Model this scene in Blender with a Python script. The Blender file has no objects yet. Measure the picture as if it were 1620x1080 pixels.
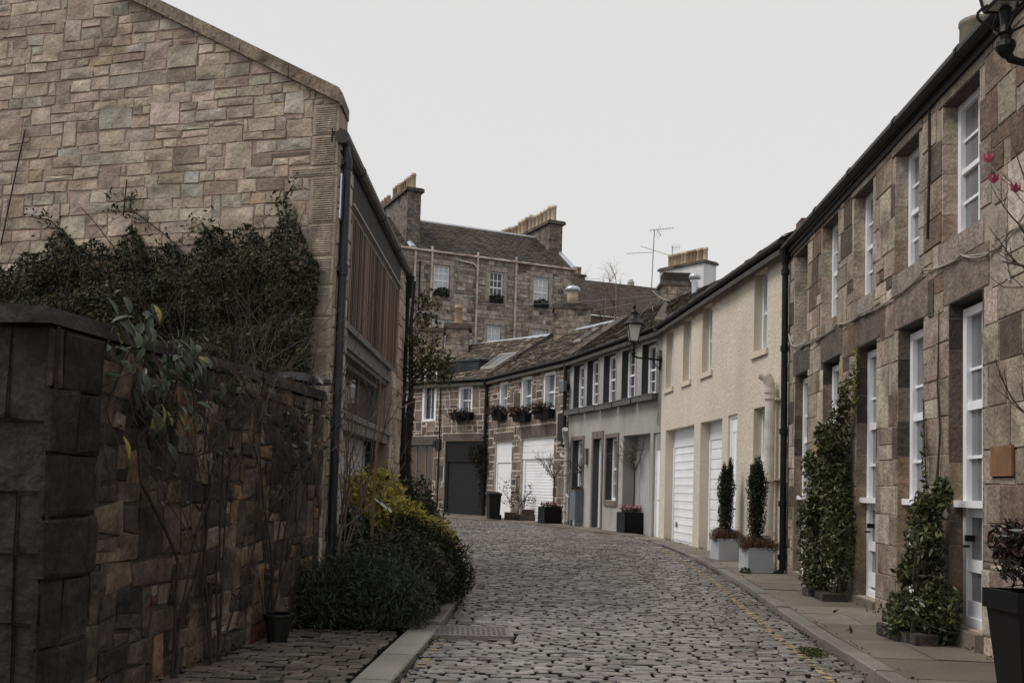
import bpy, math, random
import numpy as np
from mathutils import Vector, Matrix
R = math.radians
rnd = random.Random(7)
sc = bpy.context.scene
COL = sc.collection

# ---------------------------------------------------------------- camera
cam = bpy.data.cameras.new('camera'); co = bpy.data.objects.new('camera', cam); COL.objects.link(co)
cam.sensor_width = 36; cam.lens = 36 * 1600 / 1620; cam.shift_y = 123 / 1620
cam.clip_start = 0.05; cam.clip_end = 2000
P, Ro = R(3.83), R(1.75)
fw = Vector((0, math.cos(P), math.sin(P))); u0 = Vector((0, -math.sin(P), math.cos(P))); r0 = Vector((1, 0, 0))
rt = math.cos(Ro) * r0 + math.sin(Ro) * u0; up = -math.sin(Ro) * r0 + math.cos(Ro) * u0
M = Matrix.Identity(4)
for i in range(3):
    M[i][0], M[i][1], M[i][2] = rt[i], up[i], -fw[i]
M[2][3] = 1.5
co.matrix_world = M
sc.camera = co
# ---------------------------------------------------------------- world, sun, exposure
SUN_EL, SUN_AZ = 56, -100      # soft sun behind thin cloud, left of and just behind the camera (azimuth from +Y, to the right)
w = bpy.data.worlds.new('World'); sc.world = w; w.use_nodes = True
nt = w.node_tree; bg = nt.nodes['Background']
sky = nt.nodes.new('ShaderNodeTexSky'); sky.sky_type = 'NISHITA'; sky.sun_disc = False
sky.sun_elevation = R(SUN_EL); sky.sun_rotation = R(SUN_AZ)
mx = nt.nodes.new('ShaderNodeMix'); mx.data_type = 'RGBA'
mx.inputs[0].default_value = 0.94                      # nearly closed cloud deck over the clear sky
nt.links.new(sky.outputs[0], mx.inputs[6]); mx.inputs[7].default_value = (7.95, 7.8, 7.7, 1)
nt.links.new(mx.outputs[2], bg.inputs[0]); bg.inputs[1].default_value = 0.10
sl = bpy.data.lights.new('sun', 'SUN'); sl.energy = 2.2; sl.angle = R(26); sl.color = (1, .95, .88)
so = bpy.data.objects.new('sun', sl); COL.objects.link(so)
sd = Vector((math.sin(R(SUN_AZ)) * math.cos(R(SUN_EL)), math.cos(R(SUN_AZ)) * math.cos(R(SUN_EL)), math.sin(R(SUN_EL))))
so.rotation_euler = sd.to_track_quat('Z', 'Y').to_euler(); so.location = sd * 60
sc.view_settings.view_transform = 'Standard'; sc.view_settings.look = 'None'
sc.view_settings.exposure = 0.0; sc.view_settings.gamma = 1
sc.cycles.max_bounces = 6; sc.cycles.diffuse_bounces = 3; sc.cycles.glossy_bounces = 2
try:
    sc.cycles.use_denoising = True
except Exception:
    pass

# ---------------------------------------------------------------- materials
MATS = {}
def mat(name, base=(.5, .5, .5), rough=.8, vcol=False, n1=6., a1=.25, n2=45., a2=.15, bump=.2, bscale=30., stain=0., stain_col=(.03, .025, .02),
        stain_scale=.7, stretch=(1, 1, 1), metal=0., spec=.5, rvar=0., trans=0., noz=False):
    if name in MATS: return MATS[name]
    m = bpy.data.materials.new(name); m.use_nodes = True; t = m.node_tree; N = t.nodes; L = t.links
    b = N['Principled BSDF']
    b.inputs['Roughness'].default_value = rough; b.inputs['Metallic'].default_value = metal
    b.inputs['Specular IOR Level'].default_value = spec
    geo = N.new('ShaderNodeNewGeometry')
    mp = N.new('ShaderNodeMapping'); mp.inputs['Scale'].default_value = stretch
    L.new(geo.outputs['Position'], mp.inputs['Vector'])
    if vcol:
        c = N.new('ShaderNodeAttribute'); c.attribute_name = 'Col'; src = c.outputs['Color']
    else:
        c = N.new('ShaderNodeRGB'); c.outputs[0].default_value = (*base, 1); src = c.outputs[0]
    def noise(s, det=4):
        n = N.new('ShaderNodeTexNoise'); n.inputs['Scale'].default_value = s; n.inputs['Detail'].default_value = det
        L.new(mp.outputs[0], n.inputs['Vector']); return n
    for s, a in ((n1, a1), (n2, a2)):
        if a <= 0: continue
        n = noise(s); mr = N.new('ShaderNodeMapRange'); mr.inputs[1].default_value = .25; mr.inputs[2].default_value = .75
        mr.inputs[3].default_value = 1 - a; mr.inputs[4].default_value = 1 + a
        L.new(n.outputs[0], mr.inputs[0])
        mm = N.new('ShaderNodeVectorMath'); mm.operation = 'SCALE'
        L.new(src, mm.inputs[0]); L.new(mr.outputs[0], mm.inputs['Scale']); src = mm.outputs[0]
    if stain > 0:
        n = noise(stain_scale, 6); mr = N.new('ShaderNodeMapRange'); mr.inputs[1].default_value = .5; mr.inputs[2].default_value = .72
        mr.inputs[4].default_value = stain; L.new(n.outputs[0], mr.inputs[0])
        mm = N.new('ShaderNodeMix'); mm.data_type = 'RGBA'; L.new(mr.outputs[0], mm.inputs[0]); L.new(src, mm.inputs[6])
        mm.inputs[7].default_value = (*stain_col, 1); src = mm.outputs[2]
    L.new(src, b.inputs['Base Color'])
    if bump > 0:
        n = noise(bscale, 5); bp = N.new('ShaderNodeBump'); bp.inputs['Strength'].default_value = bump; bp.inputs['Distance'].default_value = .02
        L.new(n.outputs[0], bp.inputs['Height']); L.new(bp.outputs[0], b.inputs['Normal'])
    if rvar > 0:
        n = noise(2.3); mr = N.new('ShaderNodeMapRange'); mr.inputs[1].default_value = .3; mr.inputs[2].default_value = .7
        mr.inputs[3].default_value = rough - rvar; mr.inputs[4].default_value = rough + rvar
        L.new(n.outputs[0], mr.inputs[0]); L.new(mr.outputs[0], b.inputs['Roughness'])
    if trans > 0:
        tr = N.new('ShaderNodeBsdfTranslucent'); L.new(src, tr.inputs[0]); ms = N.new('ShaderNodeMixShader'); ms.inputs[0].default_value = trans
        L.new(b.outputs[0], ms.inputs[1]); L.new(tr.outputs[0], ms.inputs[2]); L.new(ms.outputs[0], N['Material Output'].inputs[0])
    MATS[name] = m; return m

stone = mat('stone', rough=.92, vcol=True, n1=4.5, a1=.3, n2=38, a2=.25, bump=.8, bscale=16, spec=.2, stain=.5, stain_col=(.09, .07, .055), stain_scale=2.6)
ashlar_m = mat('ashlar', rough=.92, vcol=True, n1=7, a1=.3, n2=30, a2=.3, bump=1.0, bscale=24, spec=.2, stain=.62, stain_col=(.07, .055, .045), stain_scale=2.1, stretch=(1, 1, .9))
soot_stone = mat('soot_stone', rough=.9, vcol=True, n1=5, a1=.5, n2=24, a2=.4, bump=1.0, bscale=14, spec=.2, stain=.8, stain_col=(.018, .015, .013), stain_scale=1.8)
dressed = mat('dressed_stone', rough=.9, vcol=True, n1=3, a1=.25, n2=60, a2=.18, bump=.35, bscale=70, spec=.2, stain=.6, stain_col=(.06, .045, .035), stain_scale=1.5, stretch=(1, 1, .45))
mortar_tan = mat('mortar_tan', (.37, .285, .235), .95, bump=.4, spec=.1)
mortar_dark = mat('mortar_dark', (.075, .062, .052), .95, bump=.5, spec=.1)
mortar_pale = mat('mortar_pale', (.5, .435, .375), .95, bump=.4, spec=.1)
mortar_grey = mat('mortar_grey', (.3, .265, .23), .95, bump=.4, spec=.1)
reveal_stone = mat('reveal_stone', (.27, .21, .155), .92, n1=2.2, a1=.35, n2=40, a2=.18, bump=.3, spec=.15, stain=.75, stain_col=(.05, .035, .028), stain_scale=1.3)
cream = mat('cream_render', (.6, .54, .455), .95, n1=1.3, a1=.08, n2=34, a2=.26, bump=1.0, bscale=30, spec=.1, stain=.3, stain_col=(.42, .35, .26), stain_scale=.9, stretch=(1, 1, .5))
cream_smooth = mat('cream_paint', (.6, .525, .425), .7, n1=2, a1=.07, n2=30, a2=.04, bump=.1)
grey_render = mat('grey_render', (.36, .35, .335), .95, n1=1.2, a1=.2, n2=40, a2=.22, bump=.8, bscale=50, spec=.1, stain=.55, stain_col=(.19, .165, .145), stain_scale=.8, stretch=(1, 1, .4))
grey_smooth = mat('grey_smooth', (.34, .34, .335), .85, n1=2, a1=.12, n2=30, a2=.08, bump=.1)
charcoal = mat('charcoal_paint', (.03, .031, .036), .6, a1=.15, a2=.08, bump=.05)
brown_trim = mat('brown_trim', (.145, .118, .105), .85, n1=5, a1=.2, bump=.25)
white_paint = mat('white_paint', (.85, .86, .9), .45, n1=3, a1=.05, n2=40, a2=.03, bump=.05, bscale=60)
white_door = mat('white_door', (.8, .81, .84), .5, n1=1.5, a1=.07, n2=30, a2=.03, bump=.05, stain=.2, stain_col=(.45, .43, .4), stain_scale=1.4)
cream_pipe = mat('cream_pipe', (.6, .545, .49), .55, n1=4, a1=.1, bump=.05, stain=.5, stain_col=(.33, .25, .19), stain_scale=3)
grey_pipe = mat('grey_pipe', (.38, .365, .35), .55, a1=.15, bump=.05, stain=.4, stain_col=(.2, .17, .15), stain_scale=4)
rust_pipe = mat('rusty_white_pipe', (.56, .5, .45), .7, a1=.1, bump=.1, stain=.8, stain_col=(.27, .14, .08), stain_scale=1.2)
black_iron = mat('black_iron', (.009, .009, .0095), .45, a1=.3, bump=.12, bscale=60, spec=.25)
blue_black = mat('blue_black_pipe', (.02, .024, .034), .5, a1=.2, bump=.1, bscale=60)
anthracite = mat('anthracite_metal', (.013, .0135, .017), .55, a1=.12, bump=.03, spec=.25)
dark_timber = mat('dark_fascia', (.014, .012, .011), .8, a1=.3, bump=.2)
lead = mat('lead_flashing', (.36, .385, .42), .5, a1=.25, bump=.15, metal=.1)
slate = mat('slate', rough=.75, vcol=True, n1=4, a1=.3, n2=40, a2=.25, bump=.5, bscale=30, spec=.3, stain=.45, stain_col=(.11, .095, .05), stain_scale=2.5)
glass = mat('window_glass', (.035, .038, .042), .06, a1=.35, n1=1.2, a2=0, bump=.06, bscale=3, spec=.6)
glass_pale = mat('curtained_glass', (.17, .175, .19), .1, a1=.25, n1=3, a2=.0, bump=.05, bscale=3, spec=.6, stretch=(3, 3, .3))
glass_sky = mat('blind_glass', (.5, .54, .57), .12, a1=.1, n1=3, a2=0, bump=.03, bscale=3, spec=.6)
glass_brown = mat('brown_glass', (.1, .062, .036), .2, a1=.5, n1=2, a2=0, bump=.05, bscale=3, spec=.6, stretch=(3, 3, .4))
lamp_glass = mat('lamp_glass', (.52, .51, .49), .25, a1=.18, n1=5, a2=0, bump=.03)
wood = mat('wood_cladding', rough=.75, vcol=True, n1=3, a1=.35, n2=50, a2=.2, bump=.3, stretch=(6, 6, .4))
clay = mat('clay_pot', rough=.8, vcol=True, a1=.2, bump=.15)
setts_m = mat('wet_setts', rough=.3, vcol=True, n1=1.1, a1=.25, n2=50, a2=.25, bump=.3, bscale=40, spec=.55, rvar=.13)
flag_m = mat('flagstone', rough=.62, vcol=True, n1=2.2, a1=.22, n2=40, a2=.16, bump=.3, bscale=40, spec=.4, rvar=.13, stain=.5, stain_col=(.055, .043, .034), stain_scale=1.1)
soil = mat('joint_soil', (.022, .016, .011), .95, n1=8, a1=.4, n2=60, a2=.3, bump=.6, spec=.1, stain=.6, stain_col=(.04, .042, .015), stain_scale=1.2)
concrete = mat('concrete', (.2, .18, .16), .8, n1=2, a1=.2, n2=50, a2=.15, bump=.25)
yellow = mat('yellow_paint', (.32, .245, .135), .8, n1=14, a1=.4, n2=70, a2=.35, bump=.2)
leaf_m = mat('leaf', rough=.65, vcol=True, n1=5, a1=.25, a2=0, bump=0, spec=.25, trans=.2)
leaf_gloss = mat('glossy_leaf', rough=.38, vcol=True, n1=5, a1=.2, a2=0, bump=0, spec=.4, trans=.1)
bark = mat('bark', (.042, .03, .023), .9, n1=20, a1=.3, bump=.5)
twig_m = mat('twig', (.1, .07, .052), .9, n1=20, a1=.25, bump=.2)
birch = mat('birch_bark', (.24, .2, .17), .85, n1=9, a1=.5, bump=.3)
planter_white = mat('planter_white', (.43, .46, .5), .5, a1=.08, bump=.05)
planter_black = mat('planter_black', (.008, .008, .009), .5, a1=.2, bump=.05, spec=.2)
planter_grey = mat('planter_grey', (.12, .145, .165), .55, a1=.1, bump=.05)
cable_white = mat('cable_sheath', (.36, .33, .3), .6, a1=.15, bump=0)
plaque_m = mat('copper_plaque', (.2, .095, .042), .45, n1=6, a1=.3, bump=.1)
blue_m = mat('blue_enamel', (.02, .04, .17), .3, a1=.1, bump=0)
galv = mat('galvanised', (.5, .53, .57), .35, a1=.2, bump=.05, metal=.5)
petal = mat('petal', rough=.6, vcol=True, a1=.15, a2=0, bump=0, trans=.2)
galv_dark = mat('aerial_metal', (.12, .115, .11), .5, a1=.2, bump=0)
moss_m = mat('moss', (.06, .07, .02), .95, n1=30, a1=.4, bump=.8)

# ---------------------------------------------------------------- mesh helpers
class MB:
    def __init__(s): s.v = []; s.f = []; s.c = []; s.m = []
    def add(s, vs, fs, col=(.5, .5, .5), m=0):
        k = len(s.v); s.v.extend(vs)
        for f in fs: s.f.append([k + i for i in f]); s.c.append(col); s.m.append(m)
    def hexa(s, p, col=(.5, .5, .5), m=0):      # 8 points: bottom 4, top 4
        s.add(p, [(3, 2, 1, 0), (4, 5, 6, 7), (0, 1, 5, 4), (1, 2, 6, 5), (2, 3, 7, 6), (3, 0, 4, 7)], col, m)
    def box(s, F, s0, s1, d0, d1, z0, z1, col=(.5, .5, .5), m=0):
        s.hexa([F(s0, d0, z0), F(s1, d0, z0), F(s1, d1, z0), F(s0, d1, z0), F(s0, d0, z1), F(s1, d0, z1), F(s1, d1, z1), F(s0, d1, z1)], col, m)
    def tube(s, pts, rad, n=6, col=(.5, .5, .5), m=0, cap=True):
        pts = [Vector(p) for p in pts]
        if not hasattr(rad, '__len__'): rad = [rad] * len(pts)
        k = len(s.v); ref = None
        for i, p in enumerate(pts):
            d = (pts[min(i + 1, len(pts) - 1)] - pts[max(i - 1, 0)])
            if d.length < 1e-9: d = Vector((0, 0, 1))
            d.normalize()
            if ref is None or abs(ref.dot(d)) > .95:
                ref = Vector((0, 0, 1)) if abs(d.z) < .9 else Vector((1, 0, 0))
            x = (ref - d * ref.dot(d)).normalized(); y = d.cross(x); ref = x
            for j in range(n):
                a = 2 * math.pi * j / n
                s.v.append(tuple(p + (x * math.cos(a) + y * math.sin(a)) * rad[i]))
        for i in range(len(pts) - 1):
            for j in range(n):
                s.f.append([k + i * n + j, k + i * n + (j + 1) % n, k + (i + 1) * n + (j + 1) % n, k + (i + 1) * n + j]); s.c.append(col); s.m.append(m)
        if cap:
            s.f.append([k + j for j in range(n)][::-1]); s.c.append(col); s.m.append(m)
            e = k + (len(pts) - 1) * n; s.f.append([e + j for j in range(n)]); s.c.append(col); s.m.append(m)
    def lathe(s, c, prof, n=14, col=(.5, .5, .5), m=0):     # prof: (r, z)
        s.tube([(c[0], c[1], c[2] + z) for r, z in prof], [max(r, 1e-4) for r, z in prof], n, col, m)
    def prism(s, poly, off, col=(.5, .5, .5), m=0):
        n = len(poly); o = Vector(off); q = [tuple(Vector(p) + o) for p in poly]
        s.add(list(poly) + q, [tuple(range(n))[::-1], tuple(range(n, 2 * n))] + [(i, (i + 1) % n, n + (i + 1) % n, n + i) for i in range(n)], col, m)
    def build(s, name, mats, parent=None, smooth=False):
        if not isinstance(mats, (list, tuple)): mats = [mats]
        me = bpy.data.meshes.new(name)
        V = np.array(s.v, dtype=np.float64).reshape(-1, 3)
        if parent is not None:
            W = root_inv(parent); V = V @ W[:3, :3].T + W[:3, 3]
        me.from_pydata(V.tolist(), [], s.f)
        for x in mats: me.materials.append(x)
        n = len(me.polygons)
        me.polygons.foreach_set('material_index', s.m)
        if smooth: me.polygons.foreach_set('use_smooth', [True] * n)
        at = me.attributes.new('Col', 'FLOAT_COLOR', 'FACE')
        cc = np.ones((n, 4), dtype=np.float32); cc[:, :3] = np.array(s.c, dtype=np.float32); at.data.foreach_set('color', cc.ravel())
        me.update()
        o = bpy.data.objects.new(name, me); COL.objects.link(o)
        if parent is not None: o.parent = parent
        return o
ROOTM = {}
def root_inv(p):
    mats = []
    return np.array(ROOTM[p.name].inverted())
def thing(name, label, cat, loc=(0, 0, 0), rz=0, group=None):
    o = bpy.data.objects.new(name, None); COL.objects.link(o); o.empty_display_size = .3
    o.location = loc; o.rotation_euler = (0, 0, rz)
    ROOTM[o.name] = Matrix.Translation(loc) @ Matrix.Rotation(rz, 4, 'Z')
    o['label'] = label; o['category'] = cat
    if group: o['group'] = group
    return o
def tag(o, label, cat, group=None):
    o['label'] = label; o['category'] = cat
    if group: o['group'] = group
    return o
def struct(o): o['kind'] = 'structure'; return o
_b = MB.build
def build(self, name, mats, parent=None, smooth=False):
    o = _b(self, name, mats, parent, smooth)
    if parent is not None: ROOTM[o.name] = ROOTM[parent.name]
    return o
MB.build = build
def dup(root, loc, rz, label, group=None):
    r = root.copy(); COL.objects.link(r); r.location = loc; r.rotation_euler = (0, 0, rz); r['label'] = label
    if group: r['group'] = group
    for ch in root.children:
        c = ch.copy(); COL.objects.link(c); c.parent = r
        for g in ch.children:
            d = g.copy(); COL.objects.link(d); d.parent = c
    return r
class Frame:
    """wall frame: s along the wall, d outwards towards the lane, z up"""
    def __init__(s, p, q, side, length=None):
        p = np.array(p, float); q = np.array(q, float); s.p = p; s.L = float(np.hypot(*(q - p)))
        s.u = (q - p) / s.L; s.n = np.array((-s.u[1], s.u[0])) * side
        if length: s.L = length
    def __call__(s, a, d, z):
        x = s.p + s.u * a + s.n * d
        return (float(x[0]), float(x[1]), float(z))
class Local:
    """plain box frame turned about z"""
    def __init__(s, x, y, rz=0): s.x, s.y, s.c, s.s = x, y, math.cos(rz), math.sin(rz)
    def __call__(s, a, d, z): return (s.x + a * s.c - d * s.s, s.y + a * s.s + d * s.c, z)
def hz(y):      # height of the road surface: the lane climbs a little after the bend starts
    t = min(1, max(0, (y - 16) / 14)); return .2 * t * t * (3 - 2 * t)
def pz(y):      # pavement height
    t = min(1, max(0, (y - 19) / 9)); return hz(y) + .1 - .075 * t
def jit(c, a=.12, r=rnd):
    k = 1 + r.uniform(-a, a); return tuple(max(0, x * k * (1 + r.uniform(-.04, .04))) for x in c)
def pick(pal, r=rnd):
    t = r.random() * sum(w for w, c in pal)
    for w, c in pal:
        t -= w
        if t <= 0: return jit(c, .16, r)
    return jit(pal[-1][1], .16, r)

def wall_body(mb, F, s0, s1, z0, z1, ops, th=.45, m=0, col=(.5, .5, .5)):
    S = sorted({s0, s1} | {x for o in ops for x in o[:2] if s0 < x < s1}); Z = sorted({z0, z1} | {x for o in ops for x in o[2:4] if z0 < x < z1})
    def solid(i, j):
        if i < 0 or j < 0 or i >= len(S) - 1 or j >= len(Z) - 1: return False
        a = (S[i] + S[i + 1]) / 2; b = (Z[j] + Z[j + 1]) / 2
        return not any(o[0] < a < o[1] and o[2] < b < o[3] for o in ops)
    for i in range(len(S) - 1):
        for j in range(len(Z) - 1):
            if not solid(i, j): continue
            a, b, c, d = S[i], S[i + 1], Z[j], Z[j + 1]
            mb.add([F(a, 0, c), F(b, 0, c), F(b, 0, d), F(a, 0, d)], [(0, 1, 2, 3)], col, m)
            mb.add([F(a, -th, c), F(b, -th, c), F(b, -th, d), F(a, -th, d)], [(0, 1, 2, 3)], col, m)
            if not solid(i - 1, j): mb.add([F(a, 0, c), F(a, 0, d), F(a, -th, d), F(a, -th, c)], [(0, 1, 2, 3)], col, m)
            if not solid(i + 1, j): mb.add([F(b, 0, c), F(b, 0, d), F(b, -th, d), F(b, -th, c)], [(0, 1, 2, 3)], col, m)
            if not solid(i, j - 1): mb.add([F(a, 0, c), F(b, 0, c), F(b, -th, c), F(a, -th, c)], [(0, 1, 2, 3)], col, m)
            if not solid(i, j + 1): mb.add([F(a, 0, d), F(b, 0, d), F(b, -th, d), F(a, -th, d)], [(0, 1, 2, 3)], col, m)

def stone_block(mb, F, poly, col, m, relief, r, rough=.006, inset=.008):
    """poly: (s,z) convex outline; a block proud of the wall with a worn, uneven face"""
    n = len(poly); cx = sum(p[0] for p in poly) / n; cz = sum(p[1] for p in poly) / n
    base = [F(a, -.01, b) for a, b in poly]
    k = relief * r.uniform(.55, 1.2)
    mid = [F(a, k * .7, b) for a, b in poly]
    top = []
    for a, b in poly:
        dx, dz = cx - a, cz - b; l = math.hypot(dx, dz) + 1e-6; q = min(inset * r.uniform(.6, 1.8), l * .4)
        top.append(F(a + dx / l * q * 1.4, k + r.uniform(-rough, rough), b + dz / l * q * 1.4))
    c = F(cx + r.uniform(-.03, .03), k + r.uniform(-rough, rough * 1.6), cz)
    fs = [(i, (i + 1) % n, n + (i + 1) % n, n + i) for i in range(n)] + [(n + i, n + (i + 1) % n, 2 * n + (i + 1) % n, 2 * n + i) for i in range(n)]
    fs += [(2 * n + i, 2 * n + (i + 1) % n, 3 * n) for i in range(n)]
    mb.add(base + mid + top + [c], fs, col, m)

def rect_sub(rc, o, e):
    a, b, c, d = rc; A, B, C, D = o[0] - e, o[1] + e, o[2] - e, o[3] + e
    if B <= a or A >= b or D <= c or C >= d: return [rc]
    out = []
    if A > a: out.append((a, A, c, d))
    if B < b: out.append((B, b, c, d))
    a2, b2 = max(a, A), min(b, B)
    if C > c: out.append((a2, b2, c, C))
    if D < d: out.append((a2, b2, D, d))
    return out
def clip_half(poly, a, b, c):       # keep a*s + b*z <= c
    out = []
    for i in range(len(poly)):
        p, q = poly[i], poly[(i + 1) % len(poly)]; fp = a * p[0] + b * p[1] - c; fq = a * q[0] + b * q[1] - c
        if fp <= 0: out.append(p)
        if fp * fq < 0:
            t = fp / (fp - fq); out.append((p[0] + (q[0] - p[0]) * t, p[1] + (q[1] - p[1]) * t))
    return out
def stones(mb, F, s0, s1, z0, z1, ops, hr, wr, pal, m=0, joint=.012, relief=.018, seed=1, big=.1, split=.15, halves=(), wobble=.006, extra=(), inset=.008, minw=.06):
    r = random.Random(seed); z = z0; placed = list(extra)
    ops = list(ops)
    carry = []
    for e in extra:
        poly = [(e[0] + joint, e[2] + joint), (e[1] - joint, e[2] + joint), (e[1] - joint, e[3] - joint), (e[0] + joint, e[3] - joint)]
        stone_block(mb, F, poly, e[4] if len(e) > 4 else pick(pal, r), m, relief * 1.1, r)
    while z < z1 - .04:
        h = r.uniform(*hr)
        if z1 - z - h < hr[0] * .6: h = z1 - z
        s = s0 - r.uniform(0, wr[0])
        nc = []
        while s < s1:
            wd = r.uniform(*wr); a, b = max(s, s0), min(s + wd, s1); s += wd
            if b - a < .05: continue
            recs = [(a, b, z, z + h)]
            if r.random() < big and z + h * 2.2 < z1:
                recs = [(a, b, z, z + h * 1.95)]; nc.append(recs[0])
            elif r.random() < split and h > .16:
                k = z + h * r.uniform(.4, .6); recs = [(a, b, z, k), (a, b, k, z + h)]
                if r.random() < .5 and b - a > .3:
                    q = a + (b - a) * r.uniform(.35, .65); recs = [(a, q, z, k), (q, b, z, k), (a, b, k, z + h)]
            for o in carry + [x[:4] for x in extra]:
                recs = [x for rc in recs for x in (rect_sub(rc, o, 0) if o is not rc else [rc])]
            for o in ops: recs = [x for rc in recs for x in rect_sub(rc, o, 0)]
            for a2, b2, c2, d2 in recs:
                if b2 - a2 < minw or d2 - c2 < .05: continue
                j = joint
                w_ = lambda: r.uniform(-wobble, wobble)
                poly = [(a2 + j + w_(), c2 + j + w_()), (b2 - j + w_(), c2 + j + w_()), (b2 - j + w_(), d2 - j + w_()), (a2 + j + w_(), d2 - j + w_())]
                for hf in halves:
                    if len(poly) > 2: poly = clip_half(poly, *hf)
                if len(poly) < 3: continue
                stone_block(mb, F, poly, pick(pal, r), m, relief, r, inset=inset)
        carry = nc; z += h

def window(F, parent, s0, s1, z0, z1, d=.12, fwid=.08, depth=.12, vb=(.5,), hb=(), bar=.028, rails=(), m=None, g=None, name='window', qd=.75):
    """frame with bars; rails: (z, half height, how far it stands out)"""
    m = m or white_paint; g = g or glass_pale
    mb = MB(); B = lambda a, b, d0, d1, c, e: mb.box(F, a, b, d0, d1, c, e)
    B(s0, s0 + fwid, -d - depth, -d, z0, z1); B(s1 - fwid, s1, -d - depth, -d, z0, z1)
    B(s0 + fwid, s1 - fwid, -d - depth, -d - .003, z1 - fwid * .9, z1); B(s0 + fwid, s1 - fwid, -d - depth, -d + .02, z0, z0 + fwid * .9)
    a, b, c, e = s0 + fwid, s1 - fwid, z0 + fwid * .9, z1 - fwid * .9
    q = d + depth * qd
    for v in vb:
        x = a + (b - a) * v; B(x - bar / 2, x + bar / 2, -q - .02, -q + .02, c, e)
    for h in hb:
        zz = c + (e - c) * h; B(a, b, -q - .015, -q + .017, zz - bar / 2, zz + bar / 2)
    for zz, hh, po in rails:
        B(s0 - (.02 if po > .05 else -fwid), s1 + (.02 if po > .05 else -fwid), -q - .03, -d + po - .01 if po > .05 else -q + .035, zz - hh, zz + hh)
    o = mb.build(name, m, parent)
    pb = MB(); pb.box(F, a - .01, b + .01, -q - .012, -q - .004, c - .01, e + .01)
    pb.build('pane', g, o)
    return o
def slab_roof(mb, e0, e1, r0, r1, th=.08, m=0):
    mb.prism([e0, e1, r1, r0], (0, 0, -th), m=m)
def slates(mb, e0, e1, r0, r1, row=.2, wd=.26, pal=None, m=0, seed=3, lift=.02):
    r = random.Random(seed); e0, e1, r0, r1 = map(Vector, (e0, e1, r0, r1))
    n = max(3, int(((r0 - e0).length + (r1 - e1).length) / 2 / row))
    nrm = (e1 - e0).cross(r0 - e0).normalized()
    if nrm.z < 0: nrm = -nrm
    def pt(u, v): return (e0.lerp(e1, u)).lerp(r0.lerp(r1, u), v)
    for i in range(n):
        v0, v1 = i / n, min(1, (i + 1.35) / n); L = (pt(1, v0) - pt(0, v0)).length; k = max(2, int(L / wd)); off = (.5 if i % 2 else 0) + r.uniform(-.1, .1)
        for j in range(-1, k + 1):
            a, b = (j + off) / k, (j + 1 + off) / k; a, b = max(0, a), min(1, b)
            if b - a < .1 / k: continue
            g = .012 / L; t = lift * r.uniform(.7, 1.7); dv = r.uniform(-.12, .12) / n
            p = [pt(a + g, max(v0 + dv, -.01)) + nrm * t, pt(b - g, max(v0 + dv + r.uniform(-.05, .05) / n, -.01)) + nrm * t * r.uniform(.8, 1.2), pt(b - g, v1) + nrm * .004, pt(a + g, v1) + nrm * .004]
            c = pick(pal, r)
            mb.add([tuple(x) for x in p] + [tuple(x - nrm * .016) for x in p[:2]], [(0, 1, 2, 3), (0, 4, 5, 1)], c, m)

# leaves as arrays -------------------------------------------------------------
def leaf_mesh(name, C, size, pal, m, parent=None, seed=0, up=.3, droop=0., asp=.45, N=None, nw=.6, fold=.25, sv=.35, jitc=.25):
    """C: (n,3) leaf positions. N: preferred normals"""
    g = np.random.default_rng(seed); C = np.asarray(C, float); n = len(C)
    d = g.normal(size=(n, 3)); d[:, 2] += up
    if N is not None: d += np.asarray(N) * nw
    d /= np.linalg.norm(d, axis=1)[:, None]
    t = g.normal(size=(n, 3)); t[:, 2] -= droop
    t -= d * np.sum(t * d, 1)[:, None]; t /= np.linalg.norm(t, axis=1)[:, None] + 1e-9
    b = np.cross(d, t); L = size * (1 + g.uniform(-sv, sv, n))[:, None]; W = L * asp
    V = np.empty((n, 4, 3)); V[:, 0] = C - t * L * .5; V[:, 1] = C + b * W * .5 + d * W * fold; V[:, 2] = C + t * L * .5; V[:, 3] = C - b * W * .5 + d * W * fold
    V = V.reshape(-1, 3)
    if parent is not None:
        Wm = root_inv(parent); V = V @ Wm[:3, :3].T + Wm[:3, 3]
    F = np.empty((n, 2, 3), dtype=np.int64); k = np.arange(n) * 4
    F[:, 0] = np.stack([k, k + 1, k + 2], 1); F[:, 1] = np.stack([k, k + 2, k + 3], 1)
    F = F.reshape(-1, 3)
    me = bpy.data.meshes.new(name); me.vertices.add(len(V)); me.vertices.foreach_set('co', V.ravel())
    me.loops.add(F.size); me.loops.foreach_set('vertex_index', F.ravel())
    me.polygons.add(len(F)); me.polygons.foreach_set('loop_start', np.arange(len(F)) * 3); me.polygons.foreach_set('loop_total', np.full(len(F), 3))
    me.materials.append(m)
    pw = np.array([p[0] for p in pal], float); idx = g.choice(len(pal), n, p=pw / pw.sum())
    cc = np.array([p[1] for p in pal], float)[idx] * (1 + g.uniform(-jitc, jitc, (n, 1)))
    cc = np.repeat(cc, 2, axis=0); at = me.attributes.new('Col', 'FLOAT_COLOR', 'FACE')
    o4 = np.ones((len(F), 4), dtype=np.float32); o4[:, :3] = cc; at.data.foreach_set('color', o4.ravel())
    me.update(); me.validate()
    o = bpy.data.objects.new(name, me); COL.objects.link(o)
    if parent is not None: o.parent = parent; ROOTM[o.name] = ROOTM[parent.name]
    return o
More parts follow.
